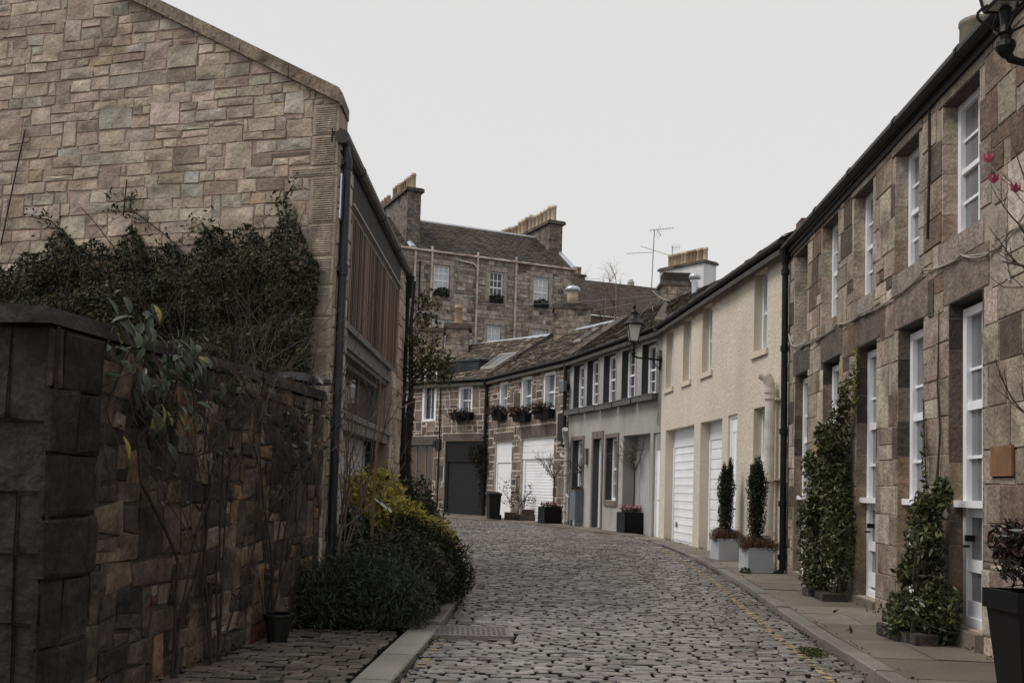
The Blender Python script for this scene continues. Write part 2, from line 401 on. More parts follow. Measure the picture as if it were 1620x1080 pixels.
def long_leaves(name, C, L, W, pal, m, parent, seed, N, droop=1.4):
    """elliptic, arched leaves with a midrib fold"""
    r = random.Random(seed); mb = MB(); N = Vector(N)
    for c in C:
        c = Vector(c); l = L * r.uniform(.65, 1.25); w_ = W * r.uniform(.75, 1.2) * l / L
        d = (N * r.uniform(.5, 1.2) + Vector((r.gauss(0, .45), r.gauss(0, .45), r.gauss(0, .3)))).normalized()
        tt = Vector((r.gauss(0, .5), r.gauss(0, .5), -droop)); tt = (tt - d * tt.dot(d)).normalized(); b = d.cross(tt); vs = []
        n = 6
        for i in range(n + 1):
            u = i / n; ww = w_ * .5 * math.sin(math.pi * min(1, u * .97 + .03)) ** .75 + .001; arch = l * .22 * (u - u * u * 1.35)
            p = c + tt * (l * u) + d * arch
            vs += [tuple(p - b * ww + d * ww * .35), tuple(p), tuple(p + b * ww + d * ww * .35)]
        mb.add(vs, [(3 * i + k, 3 * i + k + 1, 3 * i + k + 4, 3 * i + k + 3) for i in range(n) for k in (0, 1)], pick(pal, r))
    return mb.build(name, m, parent, smooth=True)
def blob_points(blobs, n, seed, shell=.45, clump=0.0, nclump=60):
    """points in a union of ellipsoids (cx,cy,cz,rx,ry,rz), denser near the surface; returns points and outward normals"""
    g = np.random.default_rng(seed); B = np.array(blobs, float); w_ = B[:, 3] * B[:, 4] * B[:, 5]; w_ = w_ ** .67; idx = g.choice(len(B), n, p=w_ / w_.sum())
    d = g.normal(size=(n, 3)); d /= np.linalg.norm(d, axis=1)[:, None]
    if clump > 0:
        cd = g.normal(size=(nclump, 3)); cd /= np.linalg.norm(cd, axis=1)[:, None]
        ci = g.integers(0, nclump, n); d = d * (1 - clump) + cd[ci] * clump; d /= np.linalg.norm(d, axis=1)[:, None]
        cr = g.uniform(.8, 1.12, nclump)[ci]
    else: cr = 1
    r = (1 - shell * g.random(n) ** 1.6) * g.normal(1, .05, n) * cr
    p = B[idx, :3] + d * B[idx, 3:6] * r[:, None]
    return p, d
def branches(mb, p, d, L, r, depth, rr, spread=.5, kids=(2, 3), seg=3, upb=.15, tips=None, col=(.5, .5, .5), m=0, n=5, wig=.12, shrink=.68):
    p = Vector(p); d = Vector(d).normalized(); pts = [p.copy()]; rad = [r]
    for i in range(seg):
        d = (d + Vector((rr.gauss(0, wig), rr.gauss(0, wig), rr.gauss(0, wig) + upb * .3))).normalized()
        p = p + d * (L / seg); pts.append(p.copy()); rad.append(r * (1 - .4 * (i + 1) / seg))
    mb.tube([tuple(x) for x in pts], rad, n if depth > 1 else 3, col, m, cap=False)
    if tips is not None and depth <= 1: tips.extend(pts[1:])
    if depth > 0:
        for k in range(rr.randint(*kids)):
            q = pts[rr.randint(max(1, seg - 2), seg)]
            nd = (d + Vector((rr.gauss(0, spread), rr.gauss(0, spread), rr.gauss(0, spread) + upb))).normalized()
            branches(mb, q, nd, L * shrink * rr.uniform(.75, 1.15), r * .58, depth - 1, rr, spread, kids, seg, upb, tips, col, m, n, wig, shrink)

# ================================================================ SETTING
FA = Frame((5.0, 18.31), (4.49, 10.38), -1, 14.5)     # sandstone house, from its far corner towards the camera
FC = Frame((5.06, 18.4), (4.235, 28.645), 1)
FG = Frame((4.235, 28.645), (2.075, 36.58), 1)
FD = Frame((2.075, 36.58), (-1.109, 44.383), 1)
FE = Frame((-1.109, 44.383), (-3.55, 46.506), 1, 8.5)
FL = Frame((-2.1, 11.52), (-2.06, 18.57), -1, 7.25)
FGB = Frame((-2.1, 11.52), (-2.1 - .956, 11.52 + .292), 1, 9.5)
FW = Frame((-2.44, 7.96), (-2.14, 10.21), -1)
def crom(P, n):
    P = [np.array(p, float) for p in P]; P = [2 * P[0] - P[1]] + P + [2 * P[-1] - P[-2]]; out = []
    for i in range(1, len(P) - 2):
        for k in range(n):
            t = k / n; a, b, c, d = P[i - 1:i + 3]
            out.append(.5 * ((2 * b) + (-a + c) * t + (2 * a - 5 * b + 4 * c - d) * t * t + (-a + 3 * b - 3 * c + d) * t ** 3))
    out.append(P[-2]); return np.array(out)
KR = crom([(2.55, 1.5), (2.75, 4.5), (3.02, 8.35), (3.3, 11.8), (3.8, 17.05), (3.95, 21.2), (3.85, 25), (3.44, 28.3), (1.94, 32.7), (.56, 35.9), (-.9, 38.4), (-2.9, 40.4), (-5.5, 42.3), (-8.5, 44.5)], 24)
KL = crom([(-1.15, 1.5), (-1.0, 4.5), (-.79, 8.35), (-.64, 11.8), (-.6, 16.2), (-.8, 20), (-1.15, 23), (-1.7, 25.5), (-2.9, 28.2), (-4.1, 30.0), (-5.3, 31.6), (-6.7, 33.2), (-8.6, 35.0), (-11, 37.2)], 24)
def gz(y): return hz(y)

# ground sheet reaching far beyond the houses
mb = MB()
xs = [-400, -120, -40, -14, -8, -5, -3, -1.5, 0, 1.5, 3, 5, 8, 14, 40, 120, 400]; ys = [-60, -10, 0, 3, 6, 9, 12, 15, 18, 20, 22, 24, 26, 28, 30, 34, 40, 50, 70, 120, 300, 700]
vs = [(x, y, hz(y) - .045) for y in ys for x in xs]; n = len(xs)
mb.add(vs, [(j * n + i, j * n + i + 1, (j + 1) * n + i + 1, (j + 1) * n + i) for j in range(len(ys) - 1) for i in range(n - 1)])
struct(mb.build('ground', soil))

SETT = [(5, (.195, .178, .166)), (4, (.22, .203, .191)), (3, (.165, .149, .139)), (1.0, (.265, .247, .234)), (1, (.175, .15, .131)), (.9, (.11, .096, .087))]
def pave(name, PL, PR, row, wr, gap, seed, m, pal, top=0., crown=.03, zf=hz, line=None, ymax=60, drop=.045, tilt=.006):
    """rows of setts laid between two edge lines; returns patches for painted lines"""
    r = random.Random(seed); mid = (PL + PR) / 2; acc = np.concatenate([[0], np.cumsum(np.hypot(*np.diff(mid, axis=0).T))])
    mb = MB(); ln = MB(); s = 0.
    t_ = np.arange(len(mid))
    while s < acc[-1] - row:
        h = row * r.uniform(.85, 1.18)
        i0 = np.interp(s, acc, t_); i1 = np.interp(s + h, acc, t_)
        at = lambda P, i: np.array([np.interp(i, t_, P[:, 0]), np.interp(i, t_, P[:, 1])])
        a0, b0, a1, b1 = at(PL, i0), at(PR, i0), at(PL, i1), at(PR, i1); W = np.hypot(*(b0 - a0)); s += h
        if a0[1] > ymax: break
        u = r.uniform(-.2, 0); wob = [r.uniform(-.008, .008) for _ in range(4)]; ph = r.uniform(0, 6.28)
        while u < W - .03:
            wd = r.uniform(*wr); x0, x1 = max(u, 0), min(u + wd, W); u += wd
            if x1 - x0 < .06: continue
            g = gap * r.uniform(.6, 1.5); gr = gap * r.uniform(.45, .8)
            if r.random() < .12: g *= 2.1
            f0, f1 = (x0 + g / 2) / W, (x1 - g / 2) / W
            bend = .012 * math.sin(ph + x0 * 2.2)
            k = gr / 2 / h
            def pt(f, v):
                q = (a0 + (b0 - a0) * f) * (1 - v) + (a1 + (b1 - a1) * f) * v
                return q + np.array((0, bend))
            e = [r.uniform(-.05, .05) for _ in range(4)]
            C = [(f0, k + e[0]), (f1, k + e[1]), (f1, 1 - k + e[2]), (f0, 1 - k + e[3])]
            base = [pt(*c) for c in C]; zc = zf(base[0][1]) + top + .009 * math.sin(base[0][0] * 2.1 + base[0][1] * .9) * math.sin(base[0][1] * 1.7 - base[0][0]) + crown * (1 - (2 * (f0 + f1) / 2 - 1) ** 2) + r.uniform(-tilt, tilt)
            tz = [zc + r.uniform(-tilt, tilt) * .8 for _ in range(4)]
            c = sum(base) / 4
            ins = lambda p, q: p + (c - p) * q
            bv = [(p[0], p[1], zc - drop) for p in base]
            mv = [(p[0], p[1], z - .009) for p, z in zip(base, tz)]
            tv = []
            for p, z in zip(base, tz):
                d = c - p; l = np.hypot(*d); p2 = p + d * min(.011, l * .3) / l * 1.1; tv.append((p2[0], p2[1], z))
            cst = pick(pal, r); dirt = tuple(x * .16 for x in cst)
            mb.add(bv + mv + tv, [(i, (i + 1) % 4, 4 + (i + 1) % 4, 4 + i) for i in range(4)] + [(4 + i, 4 + (i + 1) % 4, 8 + (i + 1) % 4, 8 + i) for i in range(4)] + [(8, 9, 10, 11)], cst)
            for q_ in range(9, 5, -1): mb.c[-q_] = dirt
            if line:
                for (l0, l1, side, prob) in line:
                    lo, hi = (W - l1, W - l0) if side == 'R' else (l0, l1)
                    lo += r.uniform(-.012, .012); hi += r.uniform(-.012, .012)
                    q0, q1 = max(x0 + g / 2 + .014, lo) / W, min(x1 - g / 2 - .014, hi) / W
                    if q1 - q0 > .015 / W and r.random() < prob:
                        v0, v1 = .14, .86
                        zt = max(tz) + .004
                        pp = [pt(q0, v0), pt(q1, v0), pt(q1, v1), pt(q0, v1)]
                        ln.add([(p[0], p[1], zt) for p in pp], [(0, 1, 2, 3)])
    o = struct(mb.build(name, m, smooth=False))
    return o, ln
road, ln = pave('cobbled_road', KL, KR, .078, (.12, .26), .026, 11, setts_m, SETT, line=[(.3, .4, 'R', .93), (.06, .13, 'L', .4)])
struct(ln.build('road_marking', yellow))
# left footway cobbles between the garden wall and the granite strip
KLi = KL + np.array((-.29, 0)); sel = KL[:, 1] < 10.3
KW = np.stack([np.minimum(-2.42 + (KL[sel][:, 1] - 7.96) * .133, -2.05), KL[sel][:, 1]], 1)
o, _ = pave('cobbled_footway', KW, KLi[sel] + np.array((-.03, 0)), .1, (.12, .24), .016, 5, mat('dry_setts', rough=.75, vcol=True, n1=5, a1=.3, n2=50, a2=.25, bump=.3, bscale=40, spec=.3), [(4, (.12, .1, .086)), (3, (.15, .128, .108)), (2, (.09, .078, .064))], top=.045, crown=.0, tilt=.008)
# kerb slabs
def kerb(name, P, off0, off1, z_top, ln, seed, m, ymax=99, ymin=-9, hgt=.2, col=None, zf=pz):
    r = random.Random(seed); mb = MB(); acc = np.concatenate([[0], np.cumsum(np.hypot(*np.diff(P, axis=0).T))]); s = 0
    while s < acc[-1] - .1:
        L = r.uniform(*ln); q = []
        ss = np.linspace(s + .006, min(s + L, acc[-1]) - .006, 4)
        pts = [np.array([np.interp(x, acc, P[:, 0]), np.interp(x, acc, P[:, 1])]) for x in ss]; s += L
        if pts[0][1] > ymax or pts[-1][1] < ymin: continue
        c = jit(col or (.19, .175, .16), .15, r); dz = r.uniform(-.008, .008)
        for p, q in zip(pts[:-1], pts[1:]):
            d = (q - p) / np.hypot(*(q - p)); nn = np.array((d[1], -d[0]))
            A, B, Cc, D = p + nn * off0, q + nn * off0, q + nn * off1, p + nn * off1
            b = .012
            z = [zf(A[1]) + z_top + dz, zf(B[1]) + z_top + dz]
            inn = lambda X, Y, t: X + (Y - X) / np.hypot(*(Y - X)) * t
            vs = [(*A, z[0] - hgt), (*B, z[1] - hgt), (*Cc, z[1] - hgt), (*D, z[0] - hgt), (*A, z[0] - b), (*B, z[1] - b), (*Cc, z[1] - b), (*D, z[0] - b),
                  (*inn(A, D, b), z[0]), (*inn(B, Cc, b), z[1]), (*inn(Cc, B, b), z[1]), (*inn(D, A, b), z[0])]
            mb.add(vs, [(i, (i + 1) % 4, 4 + (i + 1) % 4, 4 + i) for i in range(4)] + [(4 + i, 4 + (i + 1) % 4, 8 + (i + 1) % 4, 8 + i) for i in range(4)] + [(8, 9, 10, 11)], c)
    return struct(mb.build(name, m))
kerb('kerb', KR, .0, .17, 0, (.6, 1.1), 3, flag_m, ymax=29.5, col=(.17, .15, .135))
kerb('granite_strip', KL, -.29, 0, -.045, (.8, 1.5), 4, flag_m, ymax=10.2, col=(.26, .245, .225))
kerb('kerb', KL, -.13, 0, -.02, (.7, 1.1), 6, flag_m, ymin=11.2, col=(.2, .185, .17))
# right pavement of large flags
def flags(name, inner, PR, seed, m, pal, rows=(.7, 1.3), splits=2):
    r = random.Random(seed); mb = MB(); acc = np.concatenate([[0], np.cumsum(np.hypot(*np.diff(PR, axis=0).T))]); s = 0
    # nearest point on the house line for each edge point, by direction of the normal
    def house(p, d):
        nn = np.array((d[1], -d[0])); best = 9
        for a, b in zip(inner[:-1], inner[1:]):
            a = np.array(a); b = np.array(b); e = b - a; den = nn[0] * e[1] - nn[1] * e[0]
            if abs(den) < 1e-6: continue
            w_ = a - p; t = (w_[0] * e[1] - w_[1] * e[0]) / den; q = (w_[0] * nn[1] - w_[1] * nn[0]) / den
            if -.001 <= q <= 1.001 and .05 < t < best: best = t
        return best if best < 9 else 1.5
    while s < acc[-1] - .3:
        L = r.uniform(*rows); pp = []
        for x in (s + .007, s + L - .007):
            p = np.array([np.interp(x, acc, PR[:, 0]), np.interp(x, acc, PR[:, 1])]); q = np.array([np.interp(x + .05, acc, PR[:, 0]), np.interp(x + .05, acc, PR[:, 1])])
            d = (q - p) / (np.hypot(*(q - p)) + 1e-9)
            if x + .05 > acc[-1]: d = (PR[-1] - PR[-3]); d = d / np.hypot(*d)
            pp.append((p, np.array((d[1], -d[0])), house(p, d)))
        s += L
        cuts = [0]; W = (pp[0][2] + pp[1][2]) / 2 - .17; k = max(1, round(W / r.uniform(.55, .95)))
        cuts = [i / k + (r.uniform(-.1, .1) if 0 < i < k else 0) for i in range(k + 1)]
        for a, b in zip(cuts[:-1], cuts[1:]):
            c = pick(pal, r); dz = r.uniform(-.007, .005); vs = []
            for (p, nn, w_), fr in ((pp[0], 0), (pp[1], 1)):
                for t in (a, b):
                    g = .006 if t == a else -.006
                    q = p + nn * (.17 + (w_ - .17) * t + g); vs.append(q)
            A, B, D, Cc = vs
            zz = [pz(v[1]) + dz + r.uniform(-.004, .004) for v in (A, B, Cc, D)]
            mb.add([(*v, z - .07) for v, z in zip((A, B, Cc, D), zz)] + [(*v, z) for v, z in zip((A, B, Cc, D), zz)], [(4, 5, 6, 7), (0, 1, 5, 4), (1, 2, 6, 5), (2, 3, 7, 6), (3, 0, 4, 7)], c)
    return struct(mb.build(name, m))
hl = [FA(14.5, .0, 0)[:2], FA(0, 0, 0)[:2], FC(0, 0, 0)[:2], FC(FC.L, 0, 0)[:2], FG(FG.L, 0, 0)[:2], FD(FD.L, 0, 0)[:2], FE(8.5, 0, 0)[:2]]
FLAG = [(4, (.15, .126, .102)), (3, (.175, .15, .125)), (2, (.125, .105, .086)), (1, (.19, .17, .145))]
flags('pavement', hl, KR, 8, flag_m, FLAG)
# left footway beyond the cobbles
mb = MB(); P = KL[KL[:, 1] > 10.2]
for p, q in zip(P[:-1], P[1:]):
    for (a, b) in ((.135, 2.2),):
        d = (q - p) / np.hypot(*(q - p)); nn = np.array((-d[1], d[0]))
        v = [p + nn * a, q + nn * a, q + nn * b, p + nn * b]
        mb.add([(*x, hz(x[1]) + .055) for x in v], [(0, 1, 2, 3)])
struct(mb.build('footway', concrete))

# ================================================================ BUILDINGS
GABLE = [(5, (.435, .355, .28)), (4, (.395, .335, .27)), (2.2, (.52, .45, .365)), (.9, (.40, .375, .345)), (.6, (.42, .39, .35)), (.12, (.42, .29, .18)), (1.5, (.31, .245, .19)), (.8, (.42, .33, .235)), (.4, (.2, .16, .13))]
GABLE = [(w_, tuple(.62 * x + .38 * y for x, y in zip(c, (.43, .36, .285)))) for w_, c in GABLE]
# ---- house with the gable, on the left
L0 = FL(0, 0, 0)
hL = thing('gable_house', 'tan rubble stone house with big gable and dark wooden cladding, left of the lane', 'house', (L0[0] - 3, L0[1] + 3, 0))
SK = .53; G0 = 5.92
mb = MB(); gw = FGB
ridge = 4.75
topz = lambda s: G0 + SK * min(s, 2 * ridge - s)
# body of the gable wall
mb.prism([gw(0, 0, -.3), gw(9.5, 0, -.3), gw(9.5, 0, G0), gw(ridge, 0, topz(ridge)), gw(0, 0, G0)], (.003, .47, 0), m=0)
# quoins, tooled blocks at the corner
q = 0; ex = []; z = -.2; r = random.Random(4)
while z < G0 - .12:
    h = (.36, .37, .34, .38, .56, .13, .36, .38, .35)[q % 9]; h = min(h, G0 - .02 - z); wd = .64 if q % 4 == 2 else .36; ex.append((0.0, wd, z, z + h, jit((.37, .31, .245), .08, r))); z += h; q += 1
stones(mb, gw, .0, 9.4, -.2, 8.4, [], (.105, .18), (.2, .5), GABLE, m=1, joint=.008, relief=.013, seed=21, big=.1, split=.08, halves=[(-SK, 1, G0 - .02), (SK, 1, G0 + SK * 2 * ridge - .02)], extra=ex, wobble=.013)
# fine tooling lines on the quoins
for a, b, c, d, col in ex:
    z = c + .035
    while z < d - .03:
        mb.box(gw, a + .05, b - .05, .01, .0235, z, z + .014, (.385, .325, .26), 1); z += .026
mb.build('gable_wall', [mortar_tan, stone], hL)
# skew copings
mb = MB()
for sgn in (0, 1):
    pts = []
    f = (lambda s: s) if sgn == 0 else (lambda s: 2 * ridge - s)
    a, b = (.0, ridge)
    nseg = 7; rr_ = random.Random(2)
    for k in range(nseg):
        s0_, s1_ = a + (b - a) * k / nseg, a + (b - a) * (k + 1) / nseg - .008
        z0_, z1_ = G0 + SK * s0_ - .03, G0 + SK * s1_ - .03; c = jit((.24, .195, .15), .1, rr_)
        hh = .17
        g_ = .17 if k == 0 and sgn == 0 else 0
        mb.hexa([gw(f(s0_) + g_, -.45, z0_), gw(f(s1_), -.45, z1_), gw(f(s1_), .07, z1_), gw(f(s0_), .07, z0_), gw(f(s0_) + g_, -.45, z0_ + hh), gw(f(s1_), -.45, z1_ + hh), gw(f(s1_), .07, z1_ + hh), gw(f(s0_), .07, z0_ + hh)], c)
mb.hexa([gw(.12, -.45, G0 - .08), gw(.168, -.45, G0 - .05), gw(-.002, .07, G0 - .05), gw(-.05, .07, G0 - .08), gw(.12, -.45, G0 + .06), gw(.168, -.45, G0 + .13), gw(-.002, .07, G0 + .13), gw(-.05, .07, G0 + .06)], (.2, .165, .13))
mb.build('skew_coping', soot_stone, hL)
# lane front
ops = [(.95, 5.55, -.3, 3.42), (.95, 6.2, 3.42, 5.02)]
mb = MB(); wall_body(mb, FL, .3, 7.25, -.3, 5.55, ops, th=.5)
r = random.Random(9)
stones(mb, FL, 0.0, .95, -.2, 5.5, [], (.14, .3), (.3, .6), GABLE, m=1, seed=33, joint=.01, relief=.02)
stones(mb, FL, 6.2, 7.25, -.2, 5.5, [], (.16, .3), (.25, .6), GABLE, m=1, seed=34, joint=.01, relief=.02)
stones(mb, FL, 5.55, 6.2, -.2, 3.4, [], (.16, .3), (.25, .6), GABLE, m=1, seed=35, joint=.01, relief=.02)
mb.build('front_wall', [mortar_tan, stone], hL)
mb = MB(); wall_body(mb, Frame(FGB(9.5, -.45, 0)[:2], (FGB(9.5, -.45, 0)[0], 20.3), 1), 0, 6.0, -.3, 5.9, []); mb.build('back_wall', reveal_stone, hL)
mb = MB()
mb.box(FL, .98, 6.18, -.12, -.06, 3.5, 4.9, (.008, .006, .005)); r = random.Random(5); s = .99
while s < 6.15:
    wd = .05; mb.box(FL, s, s + wd, -.062, -.02 + r.uniform(-.008, .008), 3.5, 4.9, pick([(3, (.13, .07, .05)), (2, (.18, .11, .082)), (2, (.06, .034, .026)), (1, (.26, .17, .13))], r)); s += .088
mb.build('wood_cladding', wood, hL)
mb = MB()
mb.box(FL, .95, 6.2, -.3, .0, 3.42, 3.5); mb.box(FL, .95, 5.95, -.34, -.06, 3.14, 3.42); mb.box(FL, .95, 5.95, -.3, -.02, 3.2, 3.24); mb.box(FL, 1.0, 5.75, -.38, -.02, 2.16, 2.4); mb.box(FL, 1.0, 5.75, -.38, .03, 2.3, 2.35)
mb.build('steel_beam', mat('beam_grey', (.11, .105, .1), .5, a1=.2, bump=.05), hL)
mb = MB(); mb.box(FL, .95, 6.2, -.2, -.02, 4.9, 4.97); mb.box(FL, .93, 6.22, -.03, .04, 4.96, 4.985)
mb.build('cladding_trim', mat('trim_grey', (.3, .28, .26), .6), hL)
window(FL, hL, 1.05, 5.55, 2.4, 3.14, d=.2, fwid=.07, depth=.12, vb=(.27, .62), hb=(), bar=.05, m=mat('window_grey', (.16, .155, .15), .5), g=glass, name='window_band')
for a_, b_ in ((.95, 1.35), (4.75, 5.0)): mb = MB(); mb.box(FL, a_, b_, -.5, -.12, -.2, 2.16); mb.build('door_post', charcoal, hL)
mb = MB(); z = 0.0
while z < 2.1:
    mb.box(FL, 1.35, 4.75, -.36, -.27, z, z + .165); z += .175
mb.box(FL, 1.35, 4.75, -.4, -.3, -.1, 2.16)
gd = mb.build('garage_door', mat('grey_door', (.42, .42, .43), .5, a1=.15, n1=1.5, bump=.05), hL)
mb = MB(); mb.box(FL, 3.0, 3.2, -.27, -.24, 1.0, 1.04); mb.box(FL, 3.08, 3.12, -.27, -.225, .96, 1.08); mb.build('handle', black_iron, gd)
# gutter, fascia with a dark soffit-shadow panel, roof
mb = MB(); mb.box(FL, .0, 7.27, -.1, .02, 5.44, 5.6); mb.box(FL, .9, 6.25, -.06, .012, 5.0, 5.435); mb.build('fascia', dark_timber, hL)  # upper box: eaves board; lower box: dark panel painting the soffit's shadow
mb = MB(); mb.tube([FL(-.06, .035, 5.49), FL(7.3, .035, 5.42)], .085, 10)
for s in (1.2, 3.3, 5.2, 7.0): mb.tube([FL(s, .035, 5.48 - s * .0095), FL(s + .06, .035, 5.48 - s * .0095)], .096, 10)
mb.build('gutter', mat('gutter_brown', (.05, .04, .036), .6, a1=.3, bump=.2), hL)
mb = MB(); a, b = FL(.2, -.05, 5.58), FL(7.25, -.05, 5.56); rz_ = FGB(ridge, -.45, topz(ridge)); rz2 = (rz_[0] + .2, rz_[1] + 6.9, rz_[2])
mb.prism([a, b, rz2, rz_], (0, 0, -.1), col=(.07, .065, .06)); c1 = FGB(9.5, -.4, 5.8); mb.prism([rz_, rz2, (c1[0], c1[1] + 6.9, 5.8), c1], (0, 0, -.1), col=(.07, .065, .06))
slates(mb, a, b, rz_, rz2, .22, .3, [(3, (.075, .068, .062)), (2, (.1, .085, .07)), (1, (.055, .05, .05))], seed=1)
mb.build('roof', slate, hL)
# back end wall
mb = MB(); e = FL(7.25, -.02, 0); mb.prism([(e[0] - .02, e[1], -.3), (e[0] - 6.2, e[1] + 1.5, -.3), (e[0] - 6.2, e[1] + 1.5, 7.6), (e[0] - 4.4, e[1] + .6, 7.9), (e[0] - .02, e[1], 5.5)], (0, -.4, 0)); mb.build('end_wall', reveal_stone, hL)
# downpipe at the corner
mb = MB(); mb.tube([FL(.12, .04, 5.45), FL(.12, .075, 5.3), FL(.13, .075, -.05)], .05, 12)
for z in (5.15, 3.9, 2.12, .9): mb.tube([FL(.125, .075, z), FL(.125, .075, z + .12)], .063, 12); mb.box(FL, .02, .25, .0, .05, z + .03, z + .08)
mb.build('downpipe', blue_black, hL)
mb = MB(); mb.tube([FL(7.15, .05, 5.4), FL(7.15, .05, 5.2), FL(7.15, .05, 0)], .035, 10); mb.tube([FL(7.15, .05, 5.36), FL(7.15, .05, 4.95)], [.12, .07], 10)
mb.build('downpipe', black_iron, hL)
# blue sign by the downpipe
t = thing('wall_sign', 'small dark blue sign with a white rim, edge on, behind the tall left downpipe', 'sign', FL(.02, .1, 4.75))
mb = MB(); mb.box(FL, .0, .36, .045, .06, 4.55, 5.05); mb.build('face', blue_m, t)
mb = MB(); mb.box(FL, -.012, .372, .03, .045, 4.538, 5.062); mb.build('rim', white_paint, t)
mb = MB(); mb.box(FL, .1, .2, -.01, .03, 4.7, 4.8); mb.build('bracket', black_iron, t)

# ---- garden wall
hW = thing('garden_wall', 'soot blackened rubble garden wall with flat coping, running to the gable house', 'wall', FW(0, -.2, 0))
mb = MB(); s0, s1 = -2.1, 3.02
mb.box(FW, s0 + .3, s1, -.42, 0, -.3, 2.36)
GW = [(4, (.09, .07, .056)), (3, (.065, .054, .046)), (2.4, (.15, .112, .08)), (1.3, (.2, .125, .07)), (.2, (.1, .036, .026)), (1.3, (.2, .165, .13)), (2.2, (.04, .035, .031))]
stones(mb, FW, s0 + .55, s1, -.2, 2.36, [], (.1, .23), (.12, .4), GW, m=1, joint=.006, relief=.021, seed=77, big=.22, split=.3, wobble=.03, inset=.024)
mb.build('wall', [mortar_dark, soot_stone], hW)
mb = MB(); mb.box(FW, s0 + .03, s0 + .5, -.45, .0, -.3, 2.36, (.04, .034, .03))
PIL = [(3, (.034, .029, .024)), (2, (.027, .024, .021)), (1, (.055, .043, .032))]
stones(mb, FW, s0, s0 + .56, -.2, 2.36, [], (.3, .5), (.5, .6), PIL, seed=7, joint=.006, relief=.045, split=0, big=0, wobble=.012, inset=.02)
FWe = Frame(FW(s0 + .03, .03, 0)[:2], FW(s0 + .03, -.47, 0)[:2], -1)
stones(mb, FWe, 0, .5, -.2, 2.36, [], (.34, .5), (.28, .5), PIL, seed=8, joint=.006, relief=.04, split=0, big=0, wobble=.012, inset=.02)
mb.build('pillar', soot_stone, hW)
mb = MB(); s = s0 - .06
while s < s1 - .02:
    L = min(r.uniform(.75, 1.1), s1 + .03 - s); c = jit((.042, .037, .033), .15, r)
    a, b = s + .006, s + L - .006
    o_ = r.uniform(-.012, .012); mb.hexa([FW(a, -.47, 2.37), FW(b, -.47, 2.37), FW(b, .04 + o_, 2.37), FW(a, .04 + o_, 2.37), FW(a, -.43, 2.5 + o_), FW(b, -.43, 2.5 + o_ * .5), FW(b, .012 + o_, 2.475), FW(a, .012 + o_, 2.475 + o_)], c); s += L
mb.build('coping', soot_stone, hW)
mb = MB(); mb.tube([FW(2.6, .0, 2.55), FW(2.86, .07, 2.57)], .05, 10); mb.box(FW, 2.3, 2.85, -.3, .0, 2.52, 2.6); mb.build('lead_spout', mat('lead_dark', (.05, .055, .065), .5), hW)

# ---- sandstone house on the right
ASH = [(4, (.305, .248, .198)), (3.5, (.37, .312, .255)), (1.3, (.165, .12, .088)), (2.4, (.25, .203, .163)), (.5, (.36, .255, .155)), (1.2, (.42, .365, .305)), (.5, (.1, .08, .066))]
def ridge_pts(F, a, b, off, z): return F(a, -off, z), F(b, -off, z)
hA = thing('sandstone_house', 'brown ashlar sandstone house with tall white glazed doors, nearest on the right', 'house', FA(4, -2, 0))
AW = [(7.78, 8.78, 4.2, 5.68), (6.18, 7.04, 4.2, 5.68), (4.34, 5.26, 4.2, 5.7), (2.5, 3.48, 4.2, 5.75), (.5, 1.5, 4.2, 5.75)]
AW += [(9.95, 10.85, 4.2, 5.68), (11.6, 12.5, 4.2, 5.68)]
AD = [(7.98, 8.84, .27, 3.52), (6.33, 7.2, .2, 3.52), (4.56, 5.46, .2, 3.54), (2.65, 3.62, .2, 3.57), (.63, 1.6, .2, 3.6)]
AD += [(10.1, 10.95, .27, 3.5), (11.7, 12.6, .27, 3.5)]
mb = MB(); wall_body(mb, FA, 0, 14.5, -.3, 5.95, AW + AD, th=.4)
rv = random.Random(66)
for k_, (a, b, c, d) in enumerate(AW + AD):
    for side in (0, 1):
        z = c
        while z < d - .02:
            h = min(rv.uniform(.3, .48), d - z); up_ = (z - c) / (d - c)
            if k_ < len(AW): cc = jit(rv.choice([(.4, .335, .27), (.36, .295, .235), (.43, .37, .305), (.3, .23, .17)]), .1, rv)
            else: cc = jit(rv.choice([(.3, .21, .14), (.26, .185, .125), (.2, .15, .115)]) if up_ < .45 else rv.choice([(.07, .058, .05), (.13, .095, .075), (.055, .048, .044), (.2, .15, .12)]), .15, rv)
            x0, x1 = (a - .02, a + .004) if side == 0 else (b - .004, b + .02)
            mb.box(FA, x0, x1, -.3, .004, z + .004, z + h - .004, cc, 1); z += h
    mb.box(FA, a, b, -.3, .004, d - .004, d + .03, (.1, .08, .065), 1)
r = random.Random(12); ex = []
for a, b, c, d in AD: ex.append((a - .16, b + .16, d, d + .43, jit(r.choice([(.13, .105, .09), (.2, .165, .14), (.095, .08, .07)]), .1, r)))
for a, b, c, d in AW:
    ex.append((a - .1, b + .1, c - .26, c, jit((.27, .235, .2), .1, r))); ex.append((a - .12, b + .12, d, min(d + .3, 5.9), jit((.2, .165, .135), .1, r)))
stones(mb, FA, 0.12, 14.4, -.1, 5.92, AW + AD, (.3, .42), (.28, .62), ASH, m=1, joint=.008, relief=.013, seed=41, big=.05, split=.12, extra=ex, wobble=.006, inset=.007, minw=.13)
stones(mb, FA, -.02, .12, -.1, 5.92, [], (.3, .42), (.2, .3), ASH, m=1, joint=.006, relief=.012, seed=42, big=0, split=0)
mb.build('wall', [mat('mortar_ashlar', (.34, .285, .24), .95, bump=.3, spec=.1, stain=.6, stain_col=(.12, .09, .07), stain_scale=2), ashlar_m], hA)
